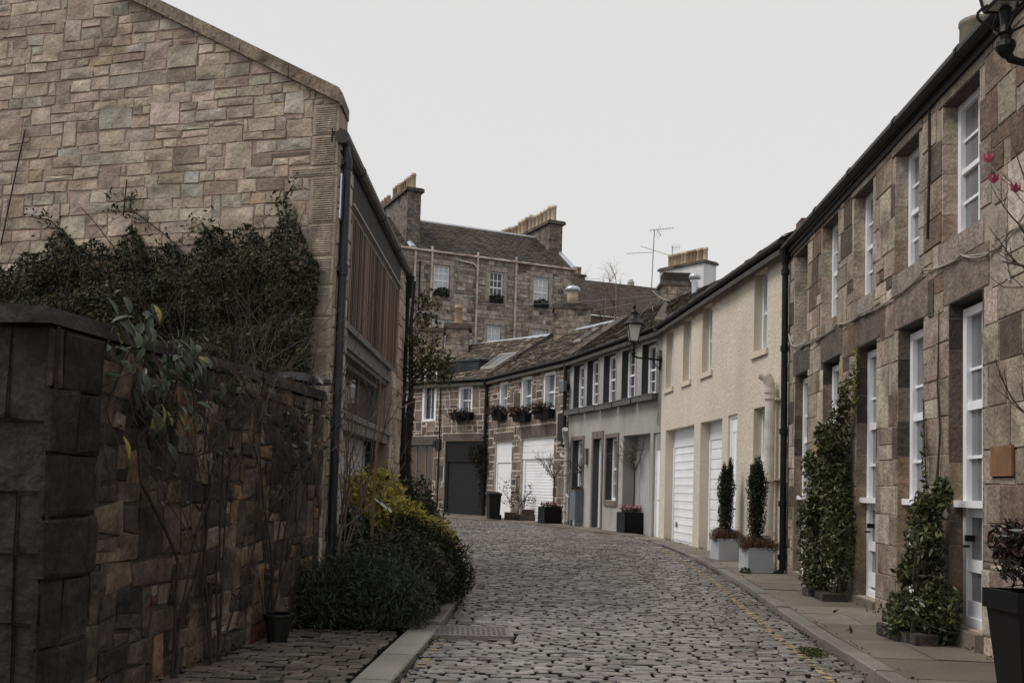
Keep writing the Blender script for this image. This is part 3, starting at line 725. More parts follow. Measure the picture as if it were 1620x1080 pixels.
for i, (a, b, c, d) in enumerate(AW):
    window(FA, hA, a + .01, b - .01, c, d, d=.15 if i != 4 else .3, fwid=.085, depth=.14, qd=.35, vb=(.5,), hb=(.25, .75), rails=((c + (d - c) * .5, .026, .0),), g=glass_pale)
for i, (a, b, c, d) in enumerate(AD):
    # glazed door: tall sashes over a panelled half
    o = window(FA, hA, a + .01, b - .01, c, d - .06, d=.13, fwid=.095, depth=.13, qd=.4, vb=(.5,), hb=(.82,), rails=((1.47, .035, .1), (1.39, .05, .0), (2.46, .045, .0), (1.94, .016, 0), (.86, .06, .0), (.42, .09, 0)), g=glass_pale, name='glazed_door')
    mb = MB(); mb.box(FA, a + .14, a + .18, -.2, -.1, 1.1, 1.16); mb.tube([FA(a + .16, -.14, 1.05), FA(a + .16, -.08, 1.05), FA(a + .22, -.08, 1.05)], .012, 6); mb.build('handle', black_iron, o)
r = random.Random(2)
for i, (a, b, c, d) in enumerate(AD):
    mb = MB(); mb.box(FA, a - .03, b + .03, -.35, .05 if i else .09, -.1, c - .005, jit((.17, .15, .13), .1, r)); mb.build('doorstep', flag_m, hA)
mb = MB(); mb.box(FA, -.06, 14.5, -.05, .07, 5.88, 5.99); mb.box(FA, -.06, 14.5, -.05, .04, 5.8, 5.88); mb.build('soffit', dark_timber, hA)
mb = MB(); mb.tube([FA(-.1, .085, 6.03), FA(14.5, .085, 5.9)], .075, 10)
for s in range(0, 14, 2): mb.tube([FA(s + .5, .085, 6.03 - s * .009), FA(s + .56, .085, 6.03 - s * .009)], .084, 10)
mb.build('gutter', black_iron, hA)
mb = MB(); e0, e1 = FA(-.1, .05, 6.06), FA(14.5, .05, 5.94); r0_, r1_ = FA(-.1, -3.3, 8.3), FA(14.5, -3.3, 8.2)
mb.prism([e0, e1, r1_, r0_], (0, 0, -.1), col=(.07, .06, .055)); b0, b1 = FA(-.1, -6.8, 6.2), FA(14.5, -6.8, 6.2); mb.prism([r0_, r1_, b1, b0], (0, 0, -.1), col=(.07, .06, .055))
slates(mb, e0, e1, r0_, r1_, .22, .3, [(3, (.075, .066, .06)), (2, (.1, .085, .07))], seed=6)
mb.build('roof', slate, hA)
ch = MB(); ch.box(FA, 4.95, 5.65, -1.65, -.95, 6.4, 6.94, (.2, .17, .14))
sk_ = MB(); sk_.box(FA, .05, .5, -.9, -.1, 6.1, 6.46, (.16, .1, .075)); sk_.build('skew_end', soot_stone, hA); vt = MB(); vt.box(FA, 4.6, 4.95, -1.0, -.65, 6.3, 6.96, (.12, .1, .085)); vt.build('roof_vent', soot_stone, hA)
c_ = ch.build('chimney', soot_stone, hA)
pot = MB(); pc = FA(5.3, -1.3, 6.82); pot.lathe(pc, [(.24, 0), (.225, .1), (.205, .9), (.22, .92), (.22, .98), (.17, .98), (.17, .5)], 14, (.19, .16, .125)); pot.build('chimney_pot', clay, c_, smooth=True)
# pipe and cables on it
mb = MB(); mb.tube([FA(.14, .1, 5.98), FA(.14, .1, 5.6), FA(.15, .09, .2), FA(.15, .13, .12), FA(.19, .24, .1)], .06, 12)
for z in (5.5, 4.1, 2.6, 1.3, .35): mb.tube([FA(.145, .1, z), FA(.145, .1, z + .1)], .078, 12)
mb.tube([FA(.14, .11, 5.98), FA(.14, .1, 5.7)], [.12, .07], 10)
mb.build('downpipe', black_iron, hA)
mb = MB(); mb.tube([FA(7.42, .025, 5.85), FA(7.45, .03, 5.2), FA(7.4, .03, 4.35)], .014, 5); mb.build('cable', dark_timber, hA)
def sag(p, q, s, n=8): 
    p, q = Vector(p), Vector(q); return [tuple(p.lerp(q, i / n) - Vector((0, 0, s * 4 * (i / n) * (1 - i / n)))) for i in range(n + 1)]
cp = [(.2, 4.4), (.45, 4.17), (1.2, 4.08), (2.1, 4.02), (3.6, 4.02), (4.83, 3.96), (6.3, 3.93), (7.3, 4.02), (8.4, 3.93), (9.15, 3.8), (9.5, 3.88), (10.6, 3.96), (12.2, 3.9)]
mb = MB()
for k in range(2):
    pts = []
    for (s_, z_), (s2, z2) in zip(cp[:-1], cp[1:]): pts += sag(FA(s_, .03 + .012 * k, z_ + .012 * k), FA(s2, .03 + .012 * k, z2), .012 + .022 * k + .012 * rnd.random(), 6)[:-1]
    mb.tube(pts, .0075, 5)
for s_, z_ in ((2.15, 4.0), (4.8, 3.95), (1.0, 4.05)): mb.tube([FA(s_, .03, z_), FA(s_ + .25, .04, z_ - .02), FA(s_ + .6, .04, z_ + .0), FA(s_ + .05, .045, z_ + .02)], .012, 5)
mb.tube([FA(9.4, .03, 3.84), FA(9.42, .05, 3.7), FA(9.5, .03, 3.45)], .012, 5)
mb.build('cable', cable_white, hA)
t = thing('wall_plaque', 'small copper brown square plaque on the sandstone wall, right of the nearest glazed door', 'plaque', FA(9.32, .02, 1.87))
mb = MB(); mb.box(FA, 9.1, 9.55, .015, .04, 1.73, 2.0); mb.build('face', plaque_m, t)
mb = MB(); mb.box(FA, 9.08, 9.57, .0, .015, 1.715, 2.015); mb.build('backing', dark_timber, t)

# ---- cream rendered house
hC = thing('cream_house', 'cream roughcast mews house with two white garage doors', 'house', FC(5, -2, 0))
CW = [(8.99, 9.84, 4.36, 5.96), (7.12, 7.92, 4.36, 5.98), (5.2, 6.06, 4.38, 6.0), (1.32, 2.12, 4.38, 6.0)]
CD = [(6.66, 9.69, -.3, 3.2), (4.26, 6.08, -.3, 3.2), (3.14, 3.81, -.3, 3.22), (1.31, 2.06, -.3, 3.24)]
mb = MB(); wall_body(mb, FC, 0.0, FC.L, -.3, 6.2, CW + CD, th=.5); mb.build('wall', cream, hC)
mb = MB()
for a, b, c, d in CW:
    mb.box(FC, b - .006, b + .0, -.3, .0, c, d); mb.box(FC, a, b, -.3, 0, d - .006, d)
for a, b, c, d in CD: mb.box(FC, b - .006, b, -.4, .0, .1, d); mb.box(FC, a, b, -.4, 0, d - .006, d)
mb.build('reveal', cream_smooth, hC)
for a, b, c, d in CW:
    o = window(FC, hC, a, b - .006, c, d - .006, d=.17, fwid=.07, depth=.1, vb=(), hb=(), rails=(((c + d) / 2, .03, 0),), g=glass)
    mb = MB(); mb.hexa([FC(a - .1, -.16, c - .12), FC(b + .1, -.16, c - .12), FC(b + .1, .05, c - .13), FC(a - .1, .05, c - .13), FC(a - .1, -.16, c + .03), FC(b + .1, -.16, c + .03), FC(b + .1, .05, c - .01), FC(a - .1, .05, c - .01)]); mb.build('sill', cream_smooth, o)
def garage(F, parent, a, b, z0, z1, head, d=.25, m=None, step=.21, ridge_=.0, name='garage_door', fr=.1, hm=None, lines=True):
    m = m or white_door; mb = MB()
    mb.box(F, a, b, -d - .14, -d - .012, z0 - .2, z1); 
    mb.box(F, a, a + fr, -d - .03, -d + .03, z0 - .1, head); mb.box(F, b - fr, b, -d - .03, -d + .03, z0 - .1, head)
    n = 0; z = z0 + .02
    while z < head - .03:
        h = min(step, head - .01 - z); lo, hi = z, z + h * .8
        mb.hexa([F(a + fr, -d - .06, lo), F(b - fr, -d - .06, lo), F(b - fr, -d + .0, lo), F(a + fr, -d + .0, lo), F(a + fr, -d - .06, hi), F(b - fr, -d - .06, hi), F(b - fr, -d - ridge_, hi), F(a + fr, -d - ridge_, hi)]); z += step
    o = mb.build(name, m, parent)
    return o
gd = garage(FC, hC, 6.66, 9.684, .2, 3.19, 2.72, ridge_=.018)
mb = MB(); mb.box(FC, 6.66, 9.684, -.3, -.24, 2.72, 3.19); mb.build('header_panel', white_door, gd)
mb = MB(); mb.box(FC, 7.0, 7.12, -.25, -.2, 1.3, 1.5); mb.tube([FC(7.02, -.2, 1.4), FC(7.1, -.16, 1.35)], .014); mb.box(FC, 9.2, 9.28, -.25, -.22, .55, .7); mb.build('handle', mat('handle_grey', (.2, .2, .2), .5), gd)
mb = MB(); mb.box(FC, 6.85, 7.0, -.25, -.235, 2.0, 2.32); mb.box(FC, 6.76, 6.84, -.25, -.21, 2.05, 2.3); mb.build('notice', mat('notice_grey', (.5, .5, .5), .6, a1=.4, n1=40), gd)
gd = garage(FC, hC, 4.26, 6.074, .14, 3.19, 2.78, ridge_=.004, step=.24)
mb = MB(); mb.box(FC, 4.26, 6.074, -.3, -.24, 2.78, 3.19); mb.build('header_panel', white_door, gd)
def door(F, parent, a, b, z0, z1, d=.1, m=None, glassz=None, fr=.07, panels=True):
    m = m or white_paint; mb = MB()
    mb.box(F, a, a + fr, -d - .1, -d, z0 - .1, z1); mb.box(F, b - fr, b, -d - .1, -d, z0 - .1, z1); mb.box(F, a + fr, b - fr, -d - .1, -d - .003, z1 - fr, z1)
    mb.box(F, a + fr, b - fr, -d - .09, -d - .045, z0, z1 - fr)
    top = z1 - fr
    if glassz: mb.box(F, a + fr, b - fr, -d - .05, -d - .005, glassz - .04, glassz + .03); top = glassz - .04
    if panels:
        w_ = b - a - 2 * fr; h = top - z0
        for x0, x1 in ((.0, .16), (.43, .57), (.84, 1)): mb.box(F, a + fr + w_ * x0 + .002, a + fr + w_ * x1 - .002, -d - .046, -d - .028, z0 + .002, top - .002)
        for y0, y1 in ((0, .13), (.4, .5), (.9, 1)): mb.box(F, a + fr + .004, b - fr - .004, -d - .046, -d - .026, z0 + h * y0 + .003, z0 + h * y1 - .003)
    o = mb.build('door', m, parent)
    if glassz:
        pb = MB(); pb.box(F, a + fr + .04, b - fr - .04, -d - .045, -d - .035, glassz + .06, z1 - fr - .05); pb.build('pane', glass, o)
    kb = MB(); x = a + fr + .08; kb.tube([F(x, -d - .03, z0 + 1.05), F(x, -d + .03, z0 + 1.05), F(x + .1, -d + .03, z0 + 1.05)], .013, 6); kb.box(F, x - .03, x + .03, -d - .03, -d - .018, z0 + .95, z0 + 1.15); kb.build('handle', black_iron, o)
    return o
door(FC, hC, 3.14, 3.804, .13, 3.21, d=.05)
door(FC, hC, 1.31, 2.054, .12, 3.23, d=.17, glassz=2.2)
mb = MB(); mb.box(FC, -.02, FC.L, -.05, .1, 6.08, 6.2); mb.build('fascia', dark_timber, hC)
mb = MB(); mb.tube([FC(.08, .16, 6.2), FC(FC.L, .16, 6.2)], .07, 10); mb.build('gutter', mat('gutter_dark', (.025, .02, .018), .6, a1=.3, bump=.2), hC)
def ridgep(i): return [(8.35, 18.4, 8.4), (7.55, 28.9, 8.4), (6.59, 33.6, 8.4), (5.73, 37.1, 8.4), (4.5, 40.4, 8.4), (1.87, 45.1, 8.4), (-2.93, 50.3, 8.4), (-7.4, 54.6, 8.4)][i]
SLATE = [(3, (.105, .082, .066)), (2.5, (.15, .118, .092)), (2.0, (.06, .048, .042)), (1.4, (.23, .19, .15)), (.5, (.12, .11, .055))]
def roof(parent, e0, e1, r0_, r1_, seed, back=3.2, pal=SLATE, row=.19):
    mb = MB(); mb.prism([tuple(Vector(x) - Vector((0, 0, .16))) for x in (e0, e1, r1_, r0_)], (0, 0, -.1), col=(.06, .055, .05))
    d = (Vector(r1_) - Vector(r0_)).normalized(); nn = Vector((d.y, -d.x, 0)); q = [tuple(Vector(x) + nn * back * (1 if (Vector(r0_) - Vector(e0)).dot(nn) > 0 else -1) - Vector((0, 0, 2.2))) for x in (r0_, r1_)]
    mb.prism([r0_, r1_, q[1], q[0]], (0, 0, -.1), col=(.08, .07, .06))
    slates(mb, e0, e1, r0_, r1_, row, .26, pal, seed=seed, lift=.035)
    o = mb.build('roof', slate, parent)
    return o
def flash(parent, p, q, w_=.14, h=.06, m=None, name='ridge_flashing'):
    mb = MB(); p, q = Vector(p), Vector(q); d = (q - p).normalized(); s_ = Vector((d.y, -d.x, 0)).normalized() * w_; u_ = Vector((0, 0, h))
    mb.hexa([tuple(p - s_ - u_), tuple(q - s_ - u_), tuple(q + s_ - u_), tuple(p + s_ - u_), tuple(p - s_ * .35 + u_), tuple(q - s_ * .35 + u_), tuple(q + s_ * .35 + u_), tuple(p + s_ * .35 + u_)]); return mb.build(name, m or lead, parent)
def eave(F, a, z=6.2, d=.2): return F(a, d, z)
eC0, eC1 = eave(FC, 0), eave(FC, FC.L)
roof(hC, eC0, eC1, ridgep(0), ridgep(1), 61)
flash(hC, ridgep(0), ridgep(1))
mb = MB(); c0 = FC(.78, .15, 0)
mb.tube([FC(.64, .15, .1), FC(.63, .15, 3.5)], .095, 14); mb.tube([FC(.63, .15, 3.5), FC(.63, .16, 3.6), FC(.66, .21, 3.72), FC(.72, .28, 3.78)], [.095, .1, .105, .11], 14)
for z in (.18, .75, 1.75, 3.3, 3.42): mb.tube([FC(.635, .15, z), FC(.635, .15, z + .07)], .122, 14)
for z in (.6, 1.78, 3.28): mb.box(FC, .46, .82, .0, .1, z, z + .04)
mb.tube([FC(.64, .23, .45), FC(.64, .25, .62)], .05, 8)
mb.build('downpipe', cream_pipe, hC)

# ---- grey rendered house with five upper windows
hG = thing('grey_house', 'grey roughcast mews house with five upper windows over a row of grey sill troughs', 'house', FG(4, -2, 0))
GWn = [(6.68, 7.8, 4.34, 5.9), (5.24, 6.37, 4.33, 5.92), (3.64, 4.75, 4.31, 5.9), (1.98, 3.11, 4.32, 5.86), (.4, 1.48, 4.33, 5.85)]
GD = [(6.62, 7.68, 1.14, 3.22), (4.74, 5.55, .2, 3.2), (3.35, 4.3, 1.18, 3.18), (.75, 2.87, -.3, 3.2), (.02, .54, -.3, 3.18)]
mb = MB(); wall_body(mb, FG, 0, FG.L, -.3, 6.2, GWn + GD, th=.5); mb.build('wall', grey_render, hG)
mb = MB()
for a, b, c, d in GWn: mb.box(FG, b - .006, b, -.3, 0, c, d); mb.box(FG, a, b, -.3, 0, d - .006, d)
for a, b, c, d in GD[:3]: mb.box(FG, b - .006, b, -.3, 0, c, d); mb.box(FG, a, b, -.3, 0, d - .006, d)
mb.build('reveal', charcoal, hG)
mb = MB(); a, b, c, d = GD[3]; mb.box(FG, b - .006, b, -.5, 0, .1, d); mb.box(FG, a, b, -.5, 0, d - .006, d); mb.build('reveal', grey_smooth, hG)
for a, b, c, d in GWn:
    o = window(FG, hG, a, b - .006, c, d - .006, d=.2, fwid=.1, depth=.1, vb=(.33, .66), hb=(.25, .75), rails=(((c + d) / 2, .03, 0),), g=glass)
    mb = MB(); mb.box(FG, a - .06, a, .0, .02, c, d + .06); mb.box(FG, b, b + .06, .0, .02, c, d + .06); mb.box(FG, a, b, .0, .02, d, d + .06); mb.build('surround', grey_smooth, o)
for (a, b, c, d), x in zip(GWn, ((6.6, 8.2), (5.05, 6.5), (3.45, 4.95), (1.85, 3.35), (.2, 1.75))):
    mb = MB(); mb.box(FG, x[0], x[1], -.02, .22, c - .2, c - .02); mb.box(FG, x[0] - .01, x[1] + .01, .0, .235, c - .05, c - .02); mb.build('sill_trough', mat('trough_grey', (.085, .086, .09), .7, a1=.25, bump=.2), hG)
for i in (0, 2):
    a, b, c, d = GD[i]; o = window(FG, hG, a, b - .006, c, d - .006, d=.2, fwid=.09, depth=.1, vb=(.5,), hb=(.25, .75) if i else (.25, .75), rails=(((c + d) / 2, .03, .04),), g=glass)
    mb = MB(); mb.box(FG, a - .12, a, .0, .035, c - .18, d + .13); mb.box(FG, b, b + .12, .0, .035, c - .18, d + .13); mb.box(FG, a, b, .0, .035, d, d + .13); mb.box(FG, a, b, -.1, .05, c - .18, c - .02); mb.build('surround', brown_trim, o)
a, b, c, d = GD[1]; o = door(FG, hG, a, b - .006, .25, d - .006, d=.2, glassz=None)
mb = MB(); mb.box(FG, a - .13, a, .0, .035, .15, d + .24); mb.box(FG, b, b + .13, .0, .035, .15, d + .24); mb.box(FG, a, b, .0, .035, d, d + .24); mb.box(FG, a, b, -.3, .06, .1, .25); mb.build('surround', brown_trim, o)
mb = MB(); mb.box(FG, (a + b) / 2 - .03, (a + b) / 2 + .03, .035, .042, d + .07, d + .17); mb.build('number', dark_timber, o)
mb = MB(); a, b, c, d = GD[3]; s = a
while s < b - .02: mb.box(FG, s + .004, min(s + .12, b) - .004, -.48, -.42, .15, 2.75); s += .125
mb.box(FG, a, b, -.5, -.46, -.1, d - .01); mb.build('garage_door', mat('pale_grey_door', (.42, .43, .44), .6, a1=.08, bump=.05), hG)
o = door(FG, hG, .02, .54, .2, 3.17, d=.08, panels=False, fr=.04)
mb = MB()
for k in range(6): mb.box(FG, .07, .49, -.13, -.09, 2.72 + k * .06, 2.755 + k * .06)
mb.build('louvre', grey_smooth, o)
mb = MB(); mb.box(FG, 6.05, 6.2, .0, .1, 2.35, 2.9); mb.build('meter_box', brown_trim, hG)
mb = MB(); mb.box(FG, .05, .3, .0, .09, 5.35, 5.5); mb.tube([FG(.12, .04, 5.4), FG(.1, .05, 4.0), FG(.14, .05, 3.4)], .018, 5); mb.tube([FG(.2, .04, 6.0), FG(.22, .09, 5.7), FG(.14, .05, 5.5)], .018, 5); mb.build('cable_box', mat('cable_box_grey', (.2, .19, .18), .7), hG)
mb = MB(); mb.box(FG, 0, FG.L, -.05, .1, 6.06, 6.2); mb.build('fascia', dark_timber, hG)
mb = MB(); mb.tube([FG(0, .16, 6.2), FG(FG.L, .16, 6.2)], .07, 10); mb.build('gutter', black_iron, hG)
eG1 = eave(FG, FG.L)
roof(hG, eC1, eG1, ridgep(1), ridgep(4), 62)
flash(hG, ridgep(1), ridgep(2)); flash(hG, ridgep(2), ridgep(3))
# skew between grey and dark house
def skew(parent, p, q, m, w_=.17, h=.2, lead_side=None):
    mb = MB(); p, q = Vector(p), Vector(q); d = (q - p).normalized(); s_ = Vector((d.y, -d.x, 0)).normalized() * w_; n = 6
    for i in range(n):
        a, b = p.lerp(q, i / n), p.lerp(q, (i + 1) / n - .012); u_ = Vector((0, 0, h)); l_ = Vector((0, 0, -.15))
        mb.hexa([tuple(a - s_ + l_), tuple(b - s_ + l_), tuple(b + s_ + l_), tuple(a + s_ + l_), tuple(a - s_ + u_), tuple(b - s_ + u_), tuple(b + s_ + u_), tuple(a + s_ + u_)], jit((.1, .085, .072), .15))
    return mb.build('skew', m, parent)
skew(hG, eave(FG, FG.L, 6.2, .1), ridgep(4), soot_stone)
skew(hG, eave(FC, FC.L, 6.2, .1), ridgep(3), soot_stone)
mb = MB(); s = 7.98
mb.tube([FG(s, .13, .2), FG(s, .13, 2.95)], .085, 12); mb.tube([FG(s, .13, 2.95), FG(s, .16, 3.15), FG(s - .05, .22, 3.35), FG(s - .12, .26, 3.5), FG(s - .22, .3, 3.62)], [.085, .1, .105, .11, .11], 12)
for z in (.3, .7, 1.0, 2.0, 2.5, 2.9, 3.1, 3.3): mb.tube([FG(s, .13 + (.05 if z > 3 else 0), z), FG(s - .01, .13 + (.06 if z > 3 else 0), z + .06)], .115, 12)
mb.tube([FG(s, .16, 2.62), FG(s + .3, .22, 2.66), FG(s + .42, .22, 2.75)], .06, 8)
mb.tube([FG(s - .22, .12, .35), FG(s - .22, .12, 1.2), FG(s - .05, .13, 1.3)], .05, 8)
mb.build('downpipe', grey_pipe, hG)

# ---- two dark stone houses at the bend
DST = [(4, (.17, .135, .112)), (3, (.21, .165, .135)), (3, (.125, .1, .087)), (1.2, (.26, .21, .175)), (.25, (.3, .16, .08)), (1.2, (.075, .063, .058))]
hD = thing('dark_stone_house', 'dark stone mews house with white roller garage and three flower boxes', 'house', FD(4, -2, 0))
DW = [(6.1, 7.0, 4.62, 5.91), (3.52, 4.6, 4.44, 5.92), (1.3, 2.4, 4.43, 5.9)]
DD = [(5.38, 7.3, -.3, 3.4), (1.26, 4.4, -.3, 3.42)]
mb = MB(); wall_body(mb, FD, 0, FD.L, -.3, 6.2, DW + DD, th=.5)
ex = [(1.05, 4.55, 3.42, 3.95, (.12, .095, .085)), (5.2, 7.5, 3.4, 3.8, (.115, .095, .085))]
stones(mb, FD, 0, FD.L, -.1, 6.15, DW + DD, (.2, .46), (.3, .75), DST, m=1, joint=.03, relief=.02, seed=51, big=.16, split=.3, extra=ex, wobble=.015, inset=.012)
mb.build('wall', [mortar_pale, stone], hD)
for a, b, c, d in DW:
    o = window(FD, hD, a, b, c, d, d=.03, fwid=.1, depth=.28, vb=(.5,), hb=(), rails=(((c + d) / 2, .035, 0),), g=glass_pale)
gd = garage(FD, hD, 1.26, 4.4, .2, 3.41, 2.62, d=.12, ridge_=.012, step=.115, fr=.22)
mb = MB()
for k in range(3): mb.box(FD, 1.26, 4.4, -.2, -.06 - .008 * k, 2.63 + k * .265, 2.885 + k * .265)
mb.build('header_panel', white_door, gd)
dd = MB(); dd.box(FD, 5.38, 7.3, -.2, -.14, .1, 2.5); dd.box(FD, 5.38, 5.5, -.2, -.08, .1, 3.4); dd.box(FD, 7.18, 7.3, -.2, -.08, .1, 3.4)
s = 5.5
while s < 7.17: dd.box(FD, s + .003, s + .117, -.14, -.125, .2, 2.48); s += .12
dd = dd.build('garage_door', white_door, hD)
mb = MB()
for k in range(3): mb.box(FD, 5.5, 7.18, -.2, -.09 - .006 * k, 2.52 + k * .29, 2.805 + k * .29)
mb.build('header_panel', white_door, dd)
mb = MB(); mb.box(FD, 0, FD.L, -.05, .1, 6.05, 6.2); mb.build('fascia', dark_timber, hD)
mb = MB(); mb.tube([FD(.02, .16, 6.2), FD(FD.L, .16, 6.2)], .07, 10); mb.build('gutter', black_iron, hD)
eD1 = eave(FD, FD.L)
roof(hD, eG1, eD1, ridgep(4), ridgep(5), 63)
flash(hD, ridgep(4), ridgep(5))
skew(hD, eave(FD, FD.L, 6.2, .1), ridgep(5), soot_stone)
mb = MB(); mb.tube([FD(8.25, .12, 6.1), FD(8.25, .12, .2)], .075, 10); mb.tube([FD(8.25, .2, 6.15), FD(8.25, .12, 5.8)], [.12, .08], 10)
for z in (5.2, 3.6, 2.0): mb.tube([FD(8.25, .12, z), FD(8.25, .12, z + .1)], .1, 10)
mb.build('downpipe', black_iron, hD)
mb = MB(); mb.tube([FD(.12, .14, 6.1), FD(.12, .14, 3.0)], .075, 10); mb.box(FD, .28, .7, .0, .14, 3.25, 4.25); mb.build('downpipe', black_iron, hD)
t = thing('alarm_box', 'small blue grey alarm box high on the wall where dark stone meets grey render', 'alarm box', FD(.05, .2, 5.1))
mb = MB(); mb.box(FD, -.12, .28, .2, .32, 5.0, 5.4); mb.build('case', mat('alarm_grey', (.1, .12, .14), .5), t); mb = MB(); mb.box(FD, .0, .16, .0, .2, 5.1, 5.3); mb.build('bracket', black_iron, t)

hE = thing('dormer_house', 'dark stone mews house with charcoal roller garage and slate hung dormer, at the bend', 'house', FE(3, -2, 0))
EW = [(.92, 1.77, 4.72, 5.94), (3.2, 4.1, 4.4, 6.2), (4.75, 5.4, 4.5, 5.9)]
ED_ = [(.02, 2.53, -.3, 3.5), (3.25, 5.3, -.3, 3.36)]
mb = MB(); wall_body(mb, FE, 0, 8.5, -.3, 6.2, EW + ED_, th=.5)
ex = [(.0, 2.7, 3.5, 3.85, (.125, .1, .09)), (3.0, 5.6, 3.36, 3.75, (.11, .09, .08))]
stones(mb, FE, 0, 8.5, -.1, 6.15, EW + ED_, (.2, .46), (.25, .7), DST, m=1, joint=.03, relief=.02, seed=53, big=.16, split=.3, extra=ex, wobble=.015, inset=.012)
mb.build('wall', [mortar_pale, stone], hE)
window(FE, hE, .92, 1.77, 4.72, 5.94, d=.03, fwid=.1, depth=.28, vb=(.5,), rails=((5.33, .035, 0),), g=glass_pale)
window(FE, hE, 4.75, 5.4, 4.5, 5.9, d=.05, fwid=.09, depth=.25, vb=(.5,), rails=((5.2, .035, 0),), g=glass_pale)
gd = garage(FE, hE, .02, 2.53, .2, 3.49, 2.55, d=.12, m=anthracite, ridge_=.012, step=.1, fr=.16)
mb = MB()
for k in range(9): mb.box(FE, .02, 2.53, -.2, -.07 - (.004 if k % 2 else 0), 2.56 + k * .103, 2.66 + k * .103)
mb.build('header_panel', anthracite, gd)
window(FE, hE, 3.25, 5.3, .2, 3.36, d=.15, fwid=.09, depth=.1, vb=(.33, .66), hb=(), bar=.08, m=mat('slate_blue_frame', (.1, .125, .15), .5), g=glass_brown, name='glazed_screen')
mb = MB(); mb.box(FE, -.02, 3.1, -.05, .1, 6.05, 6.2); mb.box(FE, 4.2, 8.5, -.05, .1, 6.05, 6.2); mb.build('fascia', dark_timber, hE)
mb = MB(); mb.tube([FE(.02, .16, 6.2), FE(3.1, .16, 6.2)], .06, 10); mb.tube([FE(4.2, .16, 6.2), FE(8.5, .16, 6.2)], .06, 10); mb.build('gutter', black_iron, hE)
eE1 = eave(FE, 8.5)
roof(hE, eD1, eE1, ridgep(5), ridgep(7), 64)
flash(hE, ridgep(5), ridgep(6), .14, .06)
# dormer with the tall white window
mb = MB(); zt = 7.15
mb.box(FE, 2.95, 3.2, -2.1, .0, 6.0, zt, (.032, .036, .045)); mb.box(FE, 4.1, 4.25, -2.1, .0, 6.0, zt, (.032, .036, .045)); mb.box(FE, 2.9, 4.3, -2.3, .08, zt, zt + .1, (.04, .044, .052))
k = 0
for z in np.arange(6.1, zt - .05, .16): mb.box(FE, 2.93, 2.95, -2.0, 0, z, z + .15, jit((.03, .034, .042), .2))
mb.box(FE, .98, 2.94, -2.3, -.45, 6.2, 7.16, (.03, .034, .045)); mb.box(FE, .92, 2.94, -2.4, -.4, 7.16, 7.24, (.045, .052, .065))
for z in np.arange(6.5, 7.1, .13): mb.box(FE, .985, 2.935, -.45, -.44, z, z + .115, jit((.028, .032, .042), .2))
dm = mb.build('dormer', slate, hE)
window(FE, dm, 3.2, 4.1, 4.42, zt, d=.0, fwid=.12, depth=.2, vb=(.5,), rails=((5.1, .0, 0),), g=glass)
mb = MB(); mb.tube([FE(2.88, .06, 6.1), FE(2.86, .06, 4.0), FE(2.86, .06, .4)], .03, 6); mb.box(FE, 2.75, 3.0, .0, .14, 3.1, 3.6); mb.box(FE, 3.02, 3.16, .0, .16, 3.2, 3.5); mb.build('cable', dark_timber, hE)
def on_roof(F, a, t, rA, rB, lift=.05):   # point on a roof at a along the eave and t up the slope
    e = Vector(eave(F, a)); f = a / F.L; rr = Vector(rA).lerp(Vector(rB), f); return e.lerp(rr, t) + Vector((0, 0, lift))
def skylight(parent, F, a0, a1, t0, t1, rA, rB):
    p = [on_roof(F, a, t, rA, rB, .03) for a, t in ((a0, t0), (a1, t0), (a1, t1), (a0, t1))]
    mb = MB(); c = sum(p, Vector()) / 4
    for i in range(4):
        a, b = p[i], p[(i + 1) % 4]; ai, bi = a + (c - a) * .16, b + (c - b) * .16; u_ = Vector((0, 0, .09))
        mb.hexa([tuple(a), tuple(b), tuple(bi), tuple(ai), tuple(a + u_), tuple(b + u_), tuple(bi + u_), tuple(ai + u_)])
    o = mb.build('skylight', mat('skylight_frame', (.26, .24, .23), .5), parent)
    g = MB(); g.add([tuple(x + (c - x) * .15 + Vector((0, 0, .05))) for x in p], [(0, 1, 2, 3)]); g.build('pane', mat('sky_pane', (.09, .095, .1), .08, a1=.1), o)
def Er(F): return (ridgep(5), tuple(Vector(ridgep(5)).lerp(Vector(ridgep(7)), F.L / 8.5)))
skylight(hE, FE, .35, 1.15, .22, .56, ridgep(5), ridgep(7))
skylight(hD, FD, 1.7, 2.4, .5, .8, ridgep(4), ridgep(5))

